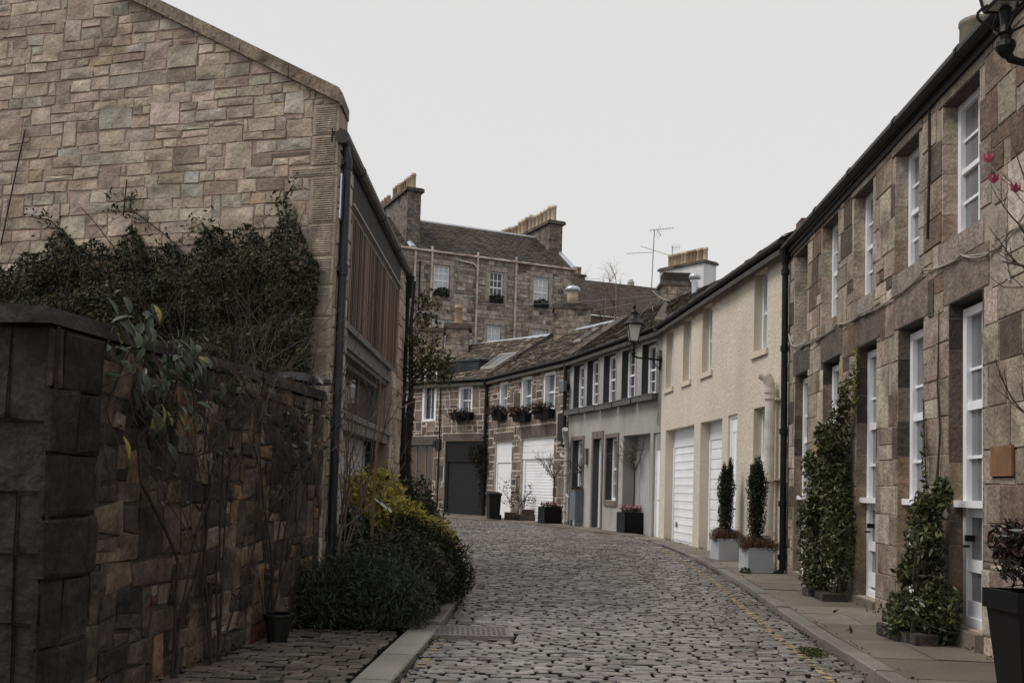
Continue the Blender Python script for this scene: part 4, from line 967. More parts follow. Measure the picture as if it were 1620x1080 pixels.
# ================================================================ BEHIND THE LANE
CHIM = [(4, (.33, .275, .22)), (3, (.28, .23, .185)), (1, (.19, .155, .13))]
def pot_at(mb, c, h, r, col, flare=1.0): mb.lathe(c, [(r * 1.05, 0), (r, .04), (r * .92, h * .82), (r * 1.12 * flare, h * .85), (r * 1.12 * flare, h * .9), (r * .98, h * .92), (r * 1.05, h), (r * .75, h), (r * .7, h * .6)], 10, col)
def stack(name, label, F, s0, s1, d0, d1, z0, z1, pots, mats=None, cap=(.1, .2), col=None, seed=1, thingcat='chimney stack', parent=None, potcol=None):
    t = parent or thing(name, label, thingcat, F((s0 + s1) / 2, (d0 + d1) / 2, z0))
    mb = MB(); mb.box(F, s0, s1, d0, d1, z0, z1, (.18, .155, .13))
    if mats is None:
        stones(mb, Frame(F(s0, d1, 0)[:2], F(s1, d1, 0)[:2], -1 if F.n[0] * F.u[1] - F.n[1] * F.u[0] > 0 else 1), 0, s1 - s0, z0, z1, [], (.25, .35), (.3, .7), CHIM, m=0, seed=seed, joint=.008, relief=.012, big=.05)
        stones(mb, Frame(F(s0, d0, 0)[:2], F(s0, d1, 0)[:2], 1 if F.n[0] * F.u[1] - F.n[1] * F.u[0] > 0 else -1), 0, d1 - d0, z0, z1, [], (.25, .35), (.3, .7), CHIM, m=0, seed=seed + 1, joint=.008, relief=.012, big=.05)
    sh = mb.build('shaft' if not parent else 'chimney', mats or soot_stone, t)
    mb = MB(); mb.box(F, s0 - cap[0], s1 + cap[0], d0 - cap[0], d1 + cap[0], z1, z1 + cap[1], (.12, .1, .085)); mb.box(F, s0 - cap[0] * .5, s1 + cap[0] * .5, d0 - cap[0] * .5, d1 + cap[0] * .5, z1 + cap[1], z1 + cap[1] + .06, (.13, .11, .09)); mb.build('cap', soot_stone, sh if parent else t)
    r = random.Random(seed)
    for i, (s, d, h, rad) in enumerate(pots):
        mb = MB(); pot_at(mb, F(s, d, z1 + cap[1] + .05), h, rad, jit(r.choice(potcol or [(.4, .31, .21), (.34, .25, .165), (.45, .37, .27), (.25, .17, .11)]), .15, r)); mb.build('chimney_pot', clay, sh if parent else t, smooth=True)
    return t
LX = Frame((0, 0), (1, 0), -1)          # s = x, d = -y
# stacks on the ridges of the mews
t = stack('chimney_stack', 'broad low stone chimney with one pale capped flue pot, on the dark stone house', LX, 1.72, 3.3, -44.6, -43.6, 7.6, 9.3, [], seed=5, cap=(.09, .18))
mb = MB(); c = (2.5, 44.1, 9.54); mb.lathe(c, [(.24, 0), (.23, .66)], 14, (.38, .31, .24)); mb.build('chimney_pot', clay, t, smooth=True)
mb = MB(); mb.lathe(c, [(.23, .62), (.33, .66), (.33, .74), (.3, .8), (.2, .86), (.02, .88)], 16); mb.build('metal_cap', galv, t, smooth=True)
t = stack('chimney_stack', 'dark squat stone chimney carrying the tall aerial, at the end of the cream house', LX, 5.35, 6.45, -37.6, -36.7, 7.3, 9.05, [], seed=8, cap=(.08, .1))
mb = MB(); mb.box(LX, 5.4, 6.4, -37.5, -36.75, 9.14, 9.55, (.05, .045, .042)); mb.build('crown', soot_stone, t)
stack('chimney_stack', 'stone chimney with two low pots, left of the stack with the yellow pot', LX, -5.7, -3.6, -51.6, -50.6, 7.6, 9.2, [(-4.75, -51.1, .45, .17), (-3.9, -51.1, .4, .2)], seed=12, cap=(.08, .14))
t = stack('chimney_stack', 'squat stone chimney with a single tall yellow pot, above the dormer house', LX, -3.3, -2.2, -49.2, -48.2, 7.6, 9.0, [(-2.75, -48.7, .95, .19)], seed=15, cap=(.12, .22), potcol=[(.4, .29, .17)])
t = thing('flue_pipe', 'small galvanised flue with rounded cowl on the cream house roof', 'flue', (5.95, 33.2, 8.0))
mb = MB(); mb.tube([(5.95, 33.2, 7.9), (5.93, 33.2, 8.62)], .11, 12); mb.build('pipe', galv, t)
mb = MB(); mb.lathe((5.93, 33.2, 8.55), [(.12, 0), (.2, .03), (.2, .12), (.14, .19), (.02, .21)], 12); mb.build('cowl', galv, t, smooth=True)
# white rendered building end behind
FR = Frame((7.25, 50.6), (9.05, 48.3), -1)
hR = thing('rear_house', 'pale rendered chimney gable with eleven buff pots rising behind the lane', 'house', FR(1.5, -1, 0))
white_render = mat('pale_render', (.66, .67, .68), .9, n1=2, a1=.08, n2=30, a2=.06, bump=.1, stain=.5, stain_col=(.25, .24, .23), stain_scale=1.1, stretch=(1, 1, .15))
n = 12; Lr = FR.L
stack('chimney', '', FR, 0, Lr, -.9, 0, 5.8, 12.6, [(.3 + i * (Lr - .6) / 11, -.45, .72, .12) for i in range(12)], mats=white_render, parent=hR, seed=3, cap=(.09, .1))
mb = MB(); mb.prism([FR(Lr - .5, -.5, -.3), FR(Lr + 3.5, -.5, -.3), FR(Lr + 3.5, -.5, 8.9), FR(Lr, -.5, 10.3), FR(Lr - .5, -.5, 10.4)], (FR.n[0] * -4, FR.n[1] * -4, 0)); mb.build('wall', grey_render, hR)

# ---- tall tenement
FT = Frame((-1.9, 69), (-1.9 + .91, 69.41), -1)
TEN = [(4, (.33, .285, .25)), (3, (.40, .35, .3)), (2.2, (.24, .2, .17)), (.8, (.46, .41, .35)), (.9, (.15, .115, .095)), (.5, (.3, .2, .15))]
hT = thing('tenement', 'tall grey stone tenement with slate roof and white drainpipes, rising behind the mews', 'tenement', FT(0, -5, 0))
TW = [(-4.02, -2.9, 14.2, 16.3), (.07, 1.09, 14.17, 16.3), (3.45, 4.6, 14.2, 16.33), (-4.02, -2.9, 10.4, 12.62), (.04, 1.02, 10.4, 12.58), (3.45, 4.6, 10.4, 12.62), (-9, -7.9, 14.2, 16.3), (-9, -7.9, 10.4, 12.6)]
mb = MB(); wall_body(mb, FT, -14, 6.6, 0, 17.15, TW, th=.5)
ex = []
for a, b, c, d in TW: ex += [(a - .3, b + .3, d, d + .38, (.38, .33, .285)), (a - .15, b + .15, c - .22, c, (.26, .23, .2)), (a - .32, a, c, d, (.36, .315, .27)), (b, b + .32, c, d, (.36, .315, .27))]
stones(mb, FT, -14, 6.6, 8.0, 17.1, TW, (.18, .34), (.3, .75), TEN, m=1, joint=.02, relief=.045, seed=91, big=.08, split=.25, extra=ex, wobble=.015, inset=.012)
e = FT(6.6, 0, 0); f = FT(6.6, -10, 0); mb.add([(e[0], e[1], 0), (f[0], f[1], 0), (f[0], f[1], 17.1), tuple(FT(6.6, -5, 20.5)), (e[0], e[1], 17.1)], [(0, 1, 2, 3, 4)], m=0)
mb.build('wall', [mortar_grey, stone], hT)
for i, (a, b, c, d) in enumerate(TW):
    window(FT, hT, a, b, c, d, d=.1, fwid=.08, depth=.1, vb=(.33, .66), hb=(.25, .75), bar=.05, rails=(((c + d) / 2, .05, 0),), g=[glass_sky, glass, glass_sky, glass_sky, glass_sky, glass_sky, glass_sky, glass][i])
mb = MB(); e0, e1 = FT(-14, .2, 17.2), FT(6.6, .2, 17.2); q0, q1 = FT(-14, -4.6, 20.4), FT(6.6, -4.6, 20.4); mb.prism([e0, e1, q1, q0], (0, 0, -.1), col=(.06, .05, .045)); b0, b1 = FT(-14, -9.5, 17.2), FT(6.6, -9.5, 17.2); mb.prism([q0, q1, b1, b0], (0, 0, -.1), col=(.06, .05, .045))
slates(mb, e0, e1, q0, q1, .26, .32, [(3, (.05, .039, .032)), (2, (.072, .056, .045)), (1.5, (.034, .028, .024))], seed=9, lift=.03)
mb.build('roof', slate, hT)
flash(hT, q0, q1, .16, .07); flash(hT, FT(6.55, .2, 17.3), FT(6.55, -4.6, 20.5), .22, .06, name='skew_flashing'); flash(hT, FT(-5.6, .2, 17.3), FT(-5.6, -4.6, 20.5), .25, .06, name='skew_flashing')
rr_ = random.Random(4)
FTd = Frame(FT(-5.6, .1, 0)[:2], FT(-5.6, -12, 0)[:2], -1)    # runs back over the roof
stack('chimney', '', FTd, .6, 11.5, -.3, .65, 16.8, 21.2, [(1.0 + i * .52, .2, 1.1 + rr_.uniform(-.05, .12), .17) for i in range(9)] + [(6.6 + i * .7, .2, 1.0, .15) for i in range(4)], parent=hT, seed=31, cap=(.18, .22))
FTd2 = Frame(FT(6.2, .1, 0)[:2], FT(6.2, -14, 0)[:2], -1)
stack('chimney', '', FTd2, 2.2, 18.0, -.6, .45, 17.0, 20.9, [(2.6 + i * .66, -.1, 1.25 + rr_.uniform(-.1, .2), .2) for i in range(23)], parent=hT, seed=35, cap=(.18, .22))
mb = MB(); mb.tube([FT(-14, .16, 17.15), FT(6.7, .16, 17.15)], .09, 8); mb.build('gutter', rust_pipe, hT)
for s, zb in ((-5.4, 8), (-4.22, 8), (-.9, 8), (2.0, 8)):
    mb = MB(); mb.tube([FT(s, .14, 17.5 if s > -5 else 17.0), FT(s, .14, zb)], .075, 8)
    for z in (16.2, 14.6, 13, 11.4): mb.tube([FT(s, .14, z), FT(s, .14, z + .12)], .1, 8)
    if s == -.9: mb.tube([FT(-2.2, .14, 16.75), FT(-1.2, .14, 16.65), FT(-.9, .14, 16.4)], .07, 8)
    if s == -4.22: mb.tube([FT(-5.2, .14, 12.95), FT(-3.7, .14, 12.9), FT(-3.7, .14, 13.2)], .05, 6)
    mb.build('drainpipe', rust_pipe, hT)
mb = MB(); mb.tube([FT(-5.05, .12, 16.4), FT(-5.05, .12, 10)], .05, 6); mb.tube([FT(-4.5, .12, 12.9), FT(-4.5, .12, 10)], .05, 6); mb.build('drainpipe', black_iron, hT)
GRN = [(3, (.035, .05, .018)), (2, (.05, .06, .025)), (1, (.025, .03, .014))]
for i, lab in enumerate(('window box of low dark greenery on the tenement, under the left upper window', 'window box of dark greenery on the tenement, under its middle upper window', 'window box of trailing greenery on the tenement, under its right upper window')):
    a, b, c, d = TW[i]; t = thing('window_box', lab, 'window box', FT((a + b) / 2, .2, c), group='window boxes on the tenement')
    mb = MB(); mb.box(FT, a + .02, b - .02, .02, .26, c - .02, c + .2); mb.build('trough', planter_black, t)
    p, dd_ = blob_points([(*FT((a + b) / 2, .15, c + .32), .55, .2, .26)], 500, 40 + i, clump=.3); leaf_mesh('plant', p, .13, GRN, leaf_m, t, seed=i)
# second tenement roof further right, with birches in front of it
FU = Frame((4.6, 84), (16, 88.5), -1)
hU = thing('rear_terrace', 'brown roofed stone terrace far behind, beyond the bare birches', 'terrace', FU(5, -5, 0))
mb = MB(); wall_body(mb, FU, -6, 18, 0, 16.2, [(2.4, 4.4, 10, 13.2)], th=.5); stones(mb, FU, -6, 13, 9.5, 16.1, [(2.4, 4.4, 10, 13.2)], (.25, .4), (.4, .9), [(3, (.17, .14, .12)), (2, (.13, .105, .09)), (1, (.23, .2, .17))], m=1, seed=95, relief=.03, joint=.015, big=.05); mb.build('wall', [mortar_grey, stone], hU)
window(FU, hU, 2.4, 4.4, 10, 13.2, d=.1, fwid=.12, vb=(.25, .5, .75), hb=(.33, .66), bar=.07, g=glass)
mb = MB(); e0, e1, q0, q1 = FU(-6, .3, 16.3), FU(18, .3, 16.3), FU(-6, -5.5, 20.4), FU(18, -5.5, 20.4); mb.prism([e0, e1, q1, q0], (0, 0, -.1), col=(.05, .042, .038)); slates(mb, e0, e1, q0, q1, .3, .4, [(3, (.048, .034, .028)), (2, (.06, .044, .035)), (1, (.036, .029, .025))], seed=14); mb.build('roof', slate, hU)
FUc = Frame(FU(1.2, -6.5, 0)[:2], FU(4.2, -6.5, 0)[:2], -1)
stack('chimney', '', FUc, -.1, 3.2, -.8, 0, 17, 20.9, [(.2, -.4, 1.1, .18)] + [(1.2 + i * .32, -.4, .75, .17) for i in range(6)], parent=hU, seed=37, cap=(.12, .15))
mb = MB(); mb.lathe(FU(8.6, -5.5, 20.3), [(.3, 0), (.33, .35), (.2, .6), (.1, .65)], 10, (.35, .33, .31)); mb.build('roof_vent', clay, hU)

# birches behind the mews
def birch_tree(x, y, h, seed, label):
    rr = random.Random(seed); t = thing('birch_tree', label, 'tree', (x, y, .2), group='bare birches behind the mews')
    mb = MB(); pts = []; p = Vector((x, y, .2)); d = Vector((rr.uniform(-.05, .05), 0, 1)); n = 14
    rad = []
    for i in range(n + 1): pts.append(tuple(p)); rad.append(.17 * (1 - i / n) ** .8 + .02); d = (d + Vector((rr.gauss(0, .03), rr.gauss(0, .03), .1))).normalized(); p = p + d * h / n
    mb.tube(pts, rad, 6); mb.build('trunk', birch, t)
    mb = MB(); tips = []
    for i in range(5, n + 1):
        for k in range(3 if i < n else 5):
            a = rr.uniform(0, 6.28); L = h * .1 * (1.25 - i / n * .6)
            branches(mb, pts[i], (math.cos(a) * .6, math.sin(a) * .6, 1.0), L, rad[i] * .4 + .003, 2, rr, .5, (3, 4), 3, .1, tips, wig=.15, n=4, shrink=.66)
    mb.build('crown', twig_m, t); return t
birch_tree(4.75, 66, 14.6, 3, 'bare birch with a thin white trunk, left of the three behind the mews')
birch_tree(5.9, 68, 14.8, 4, 'bare birch between two others behind the mews, its trunk straight')
birch_tree(6.7, 64, 15.0, 8, 'bare birch with the widest twiggy crown, right of the three behind the mews')

# aerials and wires
def aerial(name, label, base, top, arms, rods):
    t = thing(name, label, 'aerial', base); mb = MB(); mb.tube([base, top], .016, 6); mb.build('mast', galv_dark, t)
    for (p, q, n_, w_, ax) in arms:
        mb = MB(); mb.tube([p, q], .009, 5); p_, q_ = Vector(p), Vector(q)
        for i in range(n_):
            c = p_.lerp(q_, (i + .5) / n_); a = Vector(ax) * w_ * (1 - .25 * i / n_); mb.tube([tuple(c - a), tuple(c + a)], .004, 4)
        mb.build('boom', galv_dark, t)
    return t

x, y = 5.0, 37.2
aerial('tv_aerial', 'tall double aerial on a thin mast, strapped to the dark squat chimney', (x, y, 7.8), (x + .1, y, 11.25), [((x - .1, y, 11.2), (x + .8, y - .2, 11.28), 8, .06, (0, 0, 1)), ((x + .2, y, 11.25), (x + .35, y, 11.0), 3, .25, (.3, 0, .9)), ((x - .4, y, 10.6), (x + .65, y, 10.3), 3, .1, (0, 1, 0)), ((x - .9, y + .2, 10.35), (x + .05, y, 10.38), 2, .08, (0, 1, 0))], None)
aerial('tv_aerial', 'small aerial standing in front of the buff pots of the pale chimney', (7.7, 49.6, 11.6), (7.72, 49.6, 13.7), [((7.65, 49.6, 13.6), (8.1, 49.5, 13.62), 6, .22, (0, 0, 1))], None)
aerial('tv_aerial', 'slanting aerial at the right end of the tenement gutter', FT(6.5, .1, 16.2), FT(6.55, .1, 17.2), [(FT(6.2, .3, 16.9), FT(6.9, .3, 15.6), 8, .3, (.5, 0, .6)), (FT(6.6, .2, 16.5), FT(8.6, .2, 16.7), 10, .1, (0, 0, 1))], None)
def wire(label, p, q, s, r_=.008, m=None):
    mb = MB(); mb.tube(sag(p, q, s, 14), r_, 4); o = mb.build('overhead_wire', m or mat('wire_grey', (.2, .19, .18), .6, a1=0, a2=0, bump=0)); tag(o, label, 'wire'); return o
wire('overhead wire running from the aerial chimney across to the tenement pipes, upper of two', (5.1, 37.1, 8.75), FT(-5.2, .2, 13.9), .4)
wire('overhead wire running from the aerial chimney to the tenement, lower of two', (5.1, 37.0, 8.6), FT(-2.5, .2, 13.7), .7)
wire('thin wire dropping from the aerial chimney to the eaves by the lamp', (5.05, 36.9, 8.3), (4.1, 28.9, 6.3), .15, .01)
wire('looping pale cable hanging from the aerial mast to the ridge of the cream house', (5.05, 37.0, 8.9), (5.9, 34.9, 8.3), .25, .012, cable_white)
wire('thin wire from the dark chimney down behind the street lamp', (5.0, 36.9, 8.45), (3.3, 33.0, 6.6), .12, .009)

# ================================================================ STREET LAMPS
def street_lamp(label, wall, arm_dir, arm, z, group=None):
    """wall: point on the wall; lantern on an upturned bracket"""
    t = thing('street_lamp', label, 'street lamp', (wall[0], wall[1], z), group='wall bracket lanterns')
    a = Vector((arm_dir[0], arm_dir[1], 0)).normalized(); w0 = Vector((wall[0], wall[1], z)); e = w0 + a * arm
    mb = MB(); mb.tube([tuple(w0 + a * .0), tuple(w0 + a * .04)], [.09, .07], 10); mb.tube([tuple(w0), tuple(w0 + a * (arm * .5) + Vector((0, 0, .015))), tuple(w0 + a * (arm - .14) + Vector((0, 0, .02))), tuple(w0 + a * (arm - .04) + Vector((0, 0, .05))), tuple(e + Vector((0, 0, .13)))], [.03, .026, .026, .032, .04], 8)
    for k in (.35, .62): mb.tube([tuple(w0 + a * (arm * k) + Vector((0, 0, -.035))), tuple(w0 + a * (arm * k) + Vector((0, 0, .07)))], [.02, .014], 8)
    mb.tube([tuple(w0 + a * .02 + Vector((0, 0, -.3))), tuple(w0 + a * .02 + Vector((0, 0, .28)))], .03, 8)
    mb.tube([tuple(w0 + a * .02 + Vector((0, 0, -.28))), tuple(w0 + a * (arm * .18) + Vector((0, 0, -.16))), tuple(w0 + a * (arm * .3) + Vector((0, 0, -.01)))], .014, 6)
    mb.lathe(tuple(e), [(.02, .06), (.055, .1), (.075, .14), (.07, .18), (.04, .2), (.045, .23), (.06, .25), (.045, .28), (.034, .31), (.042, .42), (.05, .44), (.03, .46)], 12)
    mb.build('bracket', black_iron, t)
    mb = MB()
    for sg in (-1, 1):      # scroll wires
        q = Vector((-a.y, a.x, 0))
        for v in (a, q):
            pts = [tuple(e + v * sg * (.05 + .16 * math.sin(u * 2.6)) + Vector((0, 0, .27 + .2 * u))) for u in np.linspace(0, 1, 8)]; mb.tube(pts, .012, 5)
    mb.build('scroll', black_iron, t)
    zb, zt = .47, .95; rb, rt_ = .125, .215
    def corner(i, r, zz): return e + Vector((math.cos(math.pi / 4 + i * math.pi / 2) * r * 1.25, math.sin(math.pi / 4 + i * math.pi / 2) * r * 1.25, zz))
    mb = MB()
    for i in range(4):
        mb.tube([tuple(corner(i, rb, zb)), tuple(corner(i, rt_, zt))], .014, 5)
        mb.tube([tuple(corner(i, rb, zb)), tuple(corner(i + 1, rb, zb))], .016, 5); mb.tube([tuple(corner(i, rt_, zt)), tuple(corner(i + 1, rt_, zt))], .018, 5)
    fr = mb.build('lantern_frame', black_iron, t)
    mb = MB(); v = [tuple(corner(i, rb * .96, zb)) for i in range(4)] + [tuple(corner(i, rt_ * .97, zt)) for i in range(4)]
    mb.add(v, [(3, 2, 1, 0), (0, 1, 5, 4), (1, 2, 6, 5), (2, 3, 7, 6), (3, 0, 4, 7)]); mb.build('pane', lamp_glass, fr)
    mb = MB(); mb.lathe(tuple(e), [(.3, .94), (.31, .96), (.3, .985), (.24, 1.04), (.17, 1.1), (.125, 1.17), (.1, 1.24), (.105, 1.28), (.125, 1.29), (.11, 1.33), (.07, 1.38), (.03, 1.41), (.05, 1.45), (.055, 1.48), (.03, 1.53), (.012, 1.56), (.002, 1.6)], 20)
    mb.build('lantern_roof', black_iron, t, smooth=False)
    return t
street_lamp('black lantern on a wall bracket between the grey house and the cream house', FG(.08, .02, 0), FG.n, .84, 5.25)
street_lamp('black iron lantern bracket on the near sandstone wall, its top cut by the frame', FA(10.9, .02, 0), (-1, .06), .62, 4.8)

# ================================================================ POTS, BINS, BOXES
def cuboid_planter(mb, F, w_, d_, h, taper=0, rim=.03, th=.03):
    a, b = w_ / 2, d_ / 2; k = 1 - taper
    o = [(-a, -b), (a, -b), (a, b), (-a, b)]
    V = [F(x * k, y * k, 0) for x, y in o] + [F(x, y, h) for x, y in o] + [F(x - th * np.sign(x), y - th * np.sign(y), h) for x, y in o] + [F(x - th * np.sign(x), y - th * np.sign(y), h - .06) for x, y in o]
    mb.add(V, [(3, 2, 1, 0)] + [(i, (i + 1) % 4, 4 + (i + 1) % 4, 4 + i) for i in range(4)] + [(4 + i, 4 + (i + 1) % 4, 8 + (i + 1) % 4, 8 + i) for i in range(4)] + [(8 + i, 8 + (i + 1) % 4, 12 + (i + 1) % 4, 12 + i) for i in range(4)] + [(12, 13, 14, 15)])
class LZ(Local):
    def __init__(s, x, y, z, rz=0): Local.__init__(s, x, y, rz); s.z0 = z
    def __call__(s, a, d, z): return Local.__call__(s, a, d, z + s.z0)
rzC = math.atan2(FC.u[1], FC.u[0]) - math.pi / 2
# cypress planters
def cypress(x, y, seed, label, h=1.75):
    z = pz(y); F = LZ(x, y, z, rzC + .05 * seed); t = thing('potted_cypress', label, 'potted tree', (x, y, z), group='clipped cypresses in white ribbed planters')
    mb = MB(); w_ = .47; cuboid_planter(mb, F, w_ - .03, w_ - .03, .44)
    n = 11
    for k in range(n):
        z0 = .01 + k * .04; 
        for (a0, a1, d0, d1) in ((-w_ / 2, w_ / 2, -w_ / 2, -w_ / 2 + .02), (-w_ / 2, w_ / 2, w_ / 2 - .02, w_ / 2), (-w_ / 2, -w_ / 2 + .02, -w_ / 2 + .021, w_ / 2 - .021), (w_ / 2 - .02, w_ / 2, -w_ / 2 + .021, w_ / 2 - .021)): mb.box(F, a0, a1, d0, d1, z0, z0 + .03)
    mb.build('planter', planter_white, t)
    rr = random.Random(seed); tr = MB(); tr.tube([F(0, 0, .35), F(.01, .01, .9), F(0, 0, 1.6)], [.03, .022, .01], 6); tr.build('trunk', bark, t)
    B = [(*F(0, 0, .95), .17, .17, .5), (*F(.0, 0, 1.45), .19, .19, .45)]
    for k in range(6): a = rr.uniform(0, 6.28); B.append((*F(.09 * math.cos(a), .09 * math.sin(a), 1.55 + rr.uniform(0, .32)), .055, .055, .28))
    p, d = blob_points(B, 9000, seed, shell=.7, clump=.1)
    leaf_mesh('foliage', p, .055, [(3, (.022, .03, .014)), (2, (.032, .042, .018)), (1, (.012, .017, .01))], leaf_m, t, seed=seed, up=.2, droop=-2.2, asp=.3, N=d, nw=.7)
    p, d = blob_points([(*F(0, 0, .5), .3, .3, .16), (*F(-.17, -.1, .5), .2, .2, .16), (*F(.15, -.12, .48), .2, .18, .14)], 3500, seed + 7, shell=.9, clump=.15)
    leaf_mesh('heather', p, .09, [(3, (.12, .07, .045)), (2, (.085, .055, .038)), (1, (.16, .1, .06))], leaf_m, t, seed=seed + 3, droop=-1.5, asp=.12, N=d, nw=.2)
    return t
cypress(4.47, 18.33, 1, 'clipped cypress in a white ribbed planter, the nearer of the two by the cream downpipe')
cypress(4.5, 21.1, 2, 'clipped cypress with two peaks in a white ribbed planter, set farther back', 1.6)
t = thing('weed_tuft', 'small green weed tuft at the foot of the nearer white planter', 'weed', (4.2, 18.0, .1)); p, d = blob_points([(4.2, 17.98, .14, .1, .1, .07)], 160, 3); leaf_mesh('leaves', p, .05, [(1, (.05, .07, .025))], leaf_m, t, seed=3)
rzG = math.atan2(FG.u[1], FG.u[0]) - math.pi / 2
def twig_ball(t, c, z0, z1, rad, seed, col=twig_m, leaves=None, n0=10, L=.5, trunk=.022, updir=1.0, depth=2):
    rr = random.Random(seed); mb = MB(); mb.tube([(c[0], c[1], z0), (c[0] + .02, c[1], (z0 + z1) / 2), (c[0] + .01, c[1] + .01, z1)], [trunk * 1.2, trunk, trunk * .9], 6); mb.build('trunk', bark, t)
    mb = MB(); tips = []
    for k in range(n0):
        a = rr.uniform(0, 6.28); branches(mb, (c[0] + .01, c[1] + .01, z1 - rr.uniform(0, .12)), (math.cos(a) * .8, math.sin(a) * .8, updir * rr.uniform(.5, 1.3)), L, trunk * .5, depth, rr, .5, (2, 4), 3, .1, tips, wig=.14, n=4)
    mb.build('branches', col, t)
    if leaves: 
        g = np.random.default_rng(seed); P = np.array([tuple(x) for x in tips]); P = P[g.integers(0, len(P), leaves[0])] + g.normal(size=(leaves[0], 3)) * .025
        leaf_mesh('leaves', P, leaves[1], leaves[2], leaf_m, t, seed=seed)
# grey tall planter
x, y = 2.47, 35.15; z = pz(y); F = LZ(x, y, z, rzG); t = thing('potted_shrub', 'twiggy round headed shrub in a tall grey planter on short legs', 'potted tree', (x, y, z))
mb = MB(); w_ = .3
for k in range(5): mb.box(F, -w_ + k * .12 + .003, -w_ + (k + 1) * .12 - .003, -w_ - .012, -w_ + .01, .2, 1.2)
for k in range(5): mb.box(F, -w_ - .012, -w_ + .01, -w_ + .011 + k * .117, -w_ + .011 + (k + 1) * .117 - .006, .2, 1.2)
mb.box(F, -w_ + .011, w_, -w_ + .011, w_, .2, 1.18)
for a in (-1, 1):
    for b in (-1, 1): mb.box(F, a * (w_ - .05) - .04, a * (w_ - .05) + .04, b * (w_ - .05) - .04, b * (w_ - .05) + .04, 0, .2)
mb.box(F, -w_ - .03, w_ + .02, -w_ - .03, w_ + .02, 1.2, 1.24)
mb.build('planter', planter_grey, t)
p, d = blob_points([(*F(0, 0, 1.27), .32, .32, .1)], 600, 3, shell=.8); leaf_mesh('dry_moss', p, .08, [(2, (.09, .06, .04)), (1, (.06, .06, .03))], leaf_m, t, seed=2)
twig_ball(t, F(0, 0, 0), z + 1.2, z + 1.85, .5, 5, n0=16, L=.42)
# black cube with standard tree and pink flowers
PINK = [(2, (.42, .1, .14)), (1, (.55, .28, .3)), (2, (.3, .05, .08)), (1, (.5, .4, .42))]
def flowers(t, F, w_, z, n, seed, pal=PINK, h=.1, leafpal=GRN):
    g = np.random.default_rng(seed); P = np.array([F(g.uniform(-w_ / 2, w_ / 2), g.uniform(-w_ / 2, w_ / 2), z + g.uniform(0, h)) for _ in range(n)])
    leaf_mesh('leaves', P - np.array((0, 0, .04)), .09, leafpal, leaf_m, t, seed=seed); leaf_mesh('flowers', P[:n // 2] + np.array((0, 0, .04)), .075, pal, petal, t, seed=seed + 1, asp=.9)
x, y = 3.72, 31.05; z = pz(y); F = LZ(x, y, z, rzG); t = thing('potted_tree', 'tall slim bare standard tree in a black cube planter with pink flowers', 'potted tree', (x, y, z))
mb = MB(); cuboid_planter(mb, F, .66, .66, .62); mb.build('planter', planter_black, t); flowers(t, F, .55, .64, 160, 6, h=.16)
twig_ball(t, F(.1, .05, 0), z + .55, z + 1.95, .6, 9, leaves=(420, .06, [(2, (.2, .18, .08)), (1, (.14, .15, .07))]), n0=14, L=.62, updir=1.3)
x, y = 1.5, 37.1; z = pz(y); F = LZ(x, y, z, math.atan2(FD.u[1], FD.u[0]) - math.pi / 2); t = thing('potted_tree', 'thin bare standard tree in a black planter beside the white roller garage', 'potted tree', (x, y, z))
mb = MB(); cuboid_planter(mb, F, .72, .6, .6); mb.build('planter', planter_black, t); flowers(t, F, .55, .62, 150, 16, pal=[(2, (.2, .06, .07)), (1, (.34, .16, .16))])
twig_ball(t, F(.12, 0, 0), z + .5, z + 1.7, .6, 19, leaves=(220, .05, [(2, (.1, .07, .045)), (1, (.09, .09, .05))]), n0=13, L=.62, updir=.9)
x, y = .45, 39.6; z = pz(y); t = thing('rose_bush', 'low straggly rose in a stone edged bed between the white garage doors', 'shrub', (x, y, z)); F = LZ(x, y, z, .3)
mb = MB(); mb.box(F, -.6, -.25, -.2, .2, 0, .3, (.12, .09, .07)); mb.box(F, -.25, .55, -.25, .2, 0, .22, (.1, .08, .07)); mb.box(F, .15, .6, -.18, .2, .22, .42, (.11, .075, .06)); mb.build('stone_edging', soot_stone, t)
rr = random.Random(4); mb = MB(); tips = []
for k in range(8): branches(mb, F(rr.uniform(-.2, .3), 0, .2), (rr.uniform(-.7, .5), rr.uniform(-.3, .3), 1), .8, .015, 2, rr, .5, (2, 3), 3, .1, tips, n=4)
mb.build('branches', twig_m, t); g = np.random.default_rng(3); Pp = np.array([tuple(q) for q in tips]); leaf_mesh('leaves', Pp[g.integers(0, len(Pp), 320)] + g.normal(size=(320, 3)) * .03, .09, [(2, (.03, .04, .02)), (1, (.05, .03, .03))], leaf_m, t, seed=1)
# wheelie bin
x, y = -.62, 39.3; z = pz(y); F = LZ(x, y, z, R(14)); t = thing('wheelie_bin', 'dark wheelie bin with its lid shut, in front of the charcoal roller garage', 'wheelie bin', (x, y, z))
mb = MB(); a, b, h = .24, .3, .98; V = []
for k, (zz, sc_) in enumerate(((.03, .82), (.1, .84), (h, 1.0))): V += [F(-a * sc_, -b * sc_, zz), F(a * sc_, -b * sc_, zz), F(a * sc_, b * sc_, zz), F(-a * sc_, b * sc_, zz)]
mb.add(V, [(3, 2, 1, 0), (8, 9, 10, 11)] + [(4 * l + i, 4 * l + (i + 1) % 4, 4 * l + 4 + (i + 1) % 4, 4 * l + 4 + i) for l in range(2) for i in range(4)]); mb.box(F, -.26, .26, -.33, .32, .93, .98); bin_m = mat('bin_plastic', (.008, .0095, .009), .5, a1=.1, bump=.03, spec=.25); mb.build('body', bin_m, t)
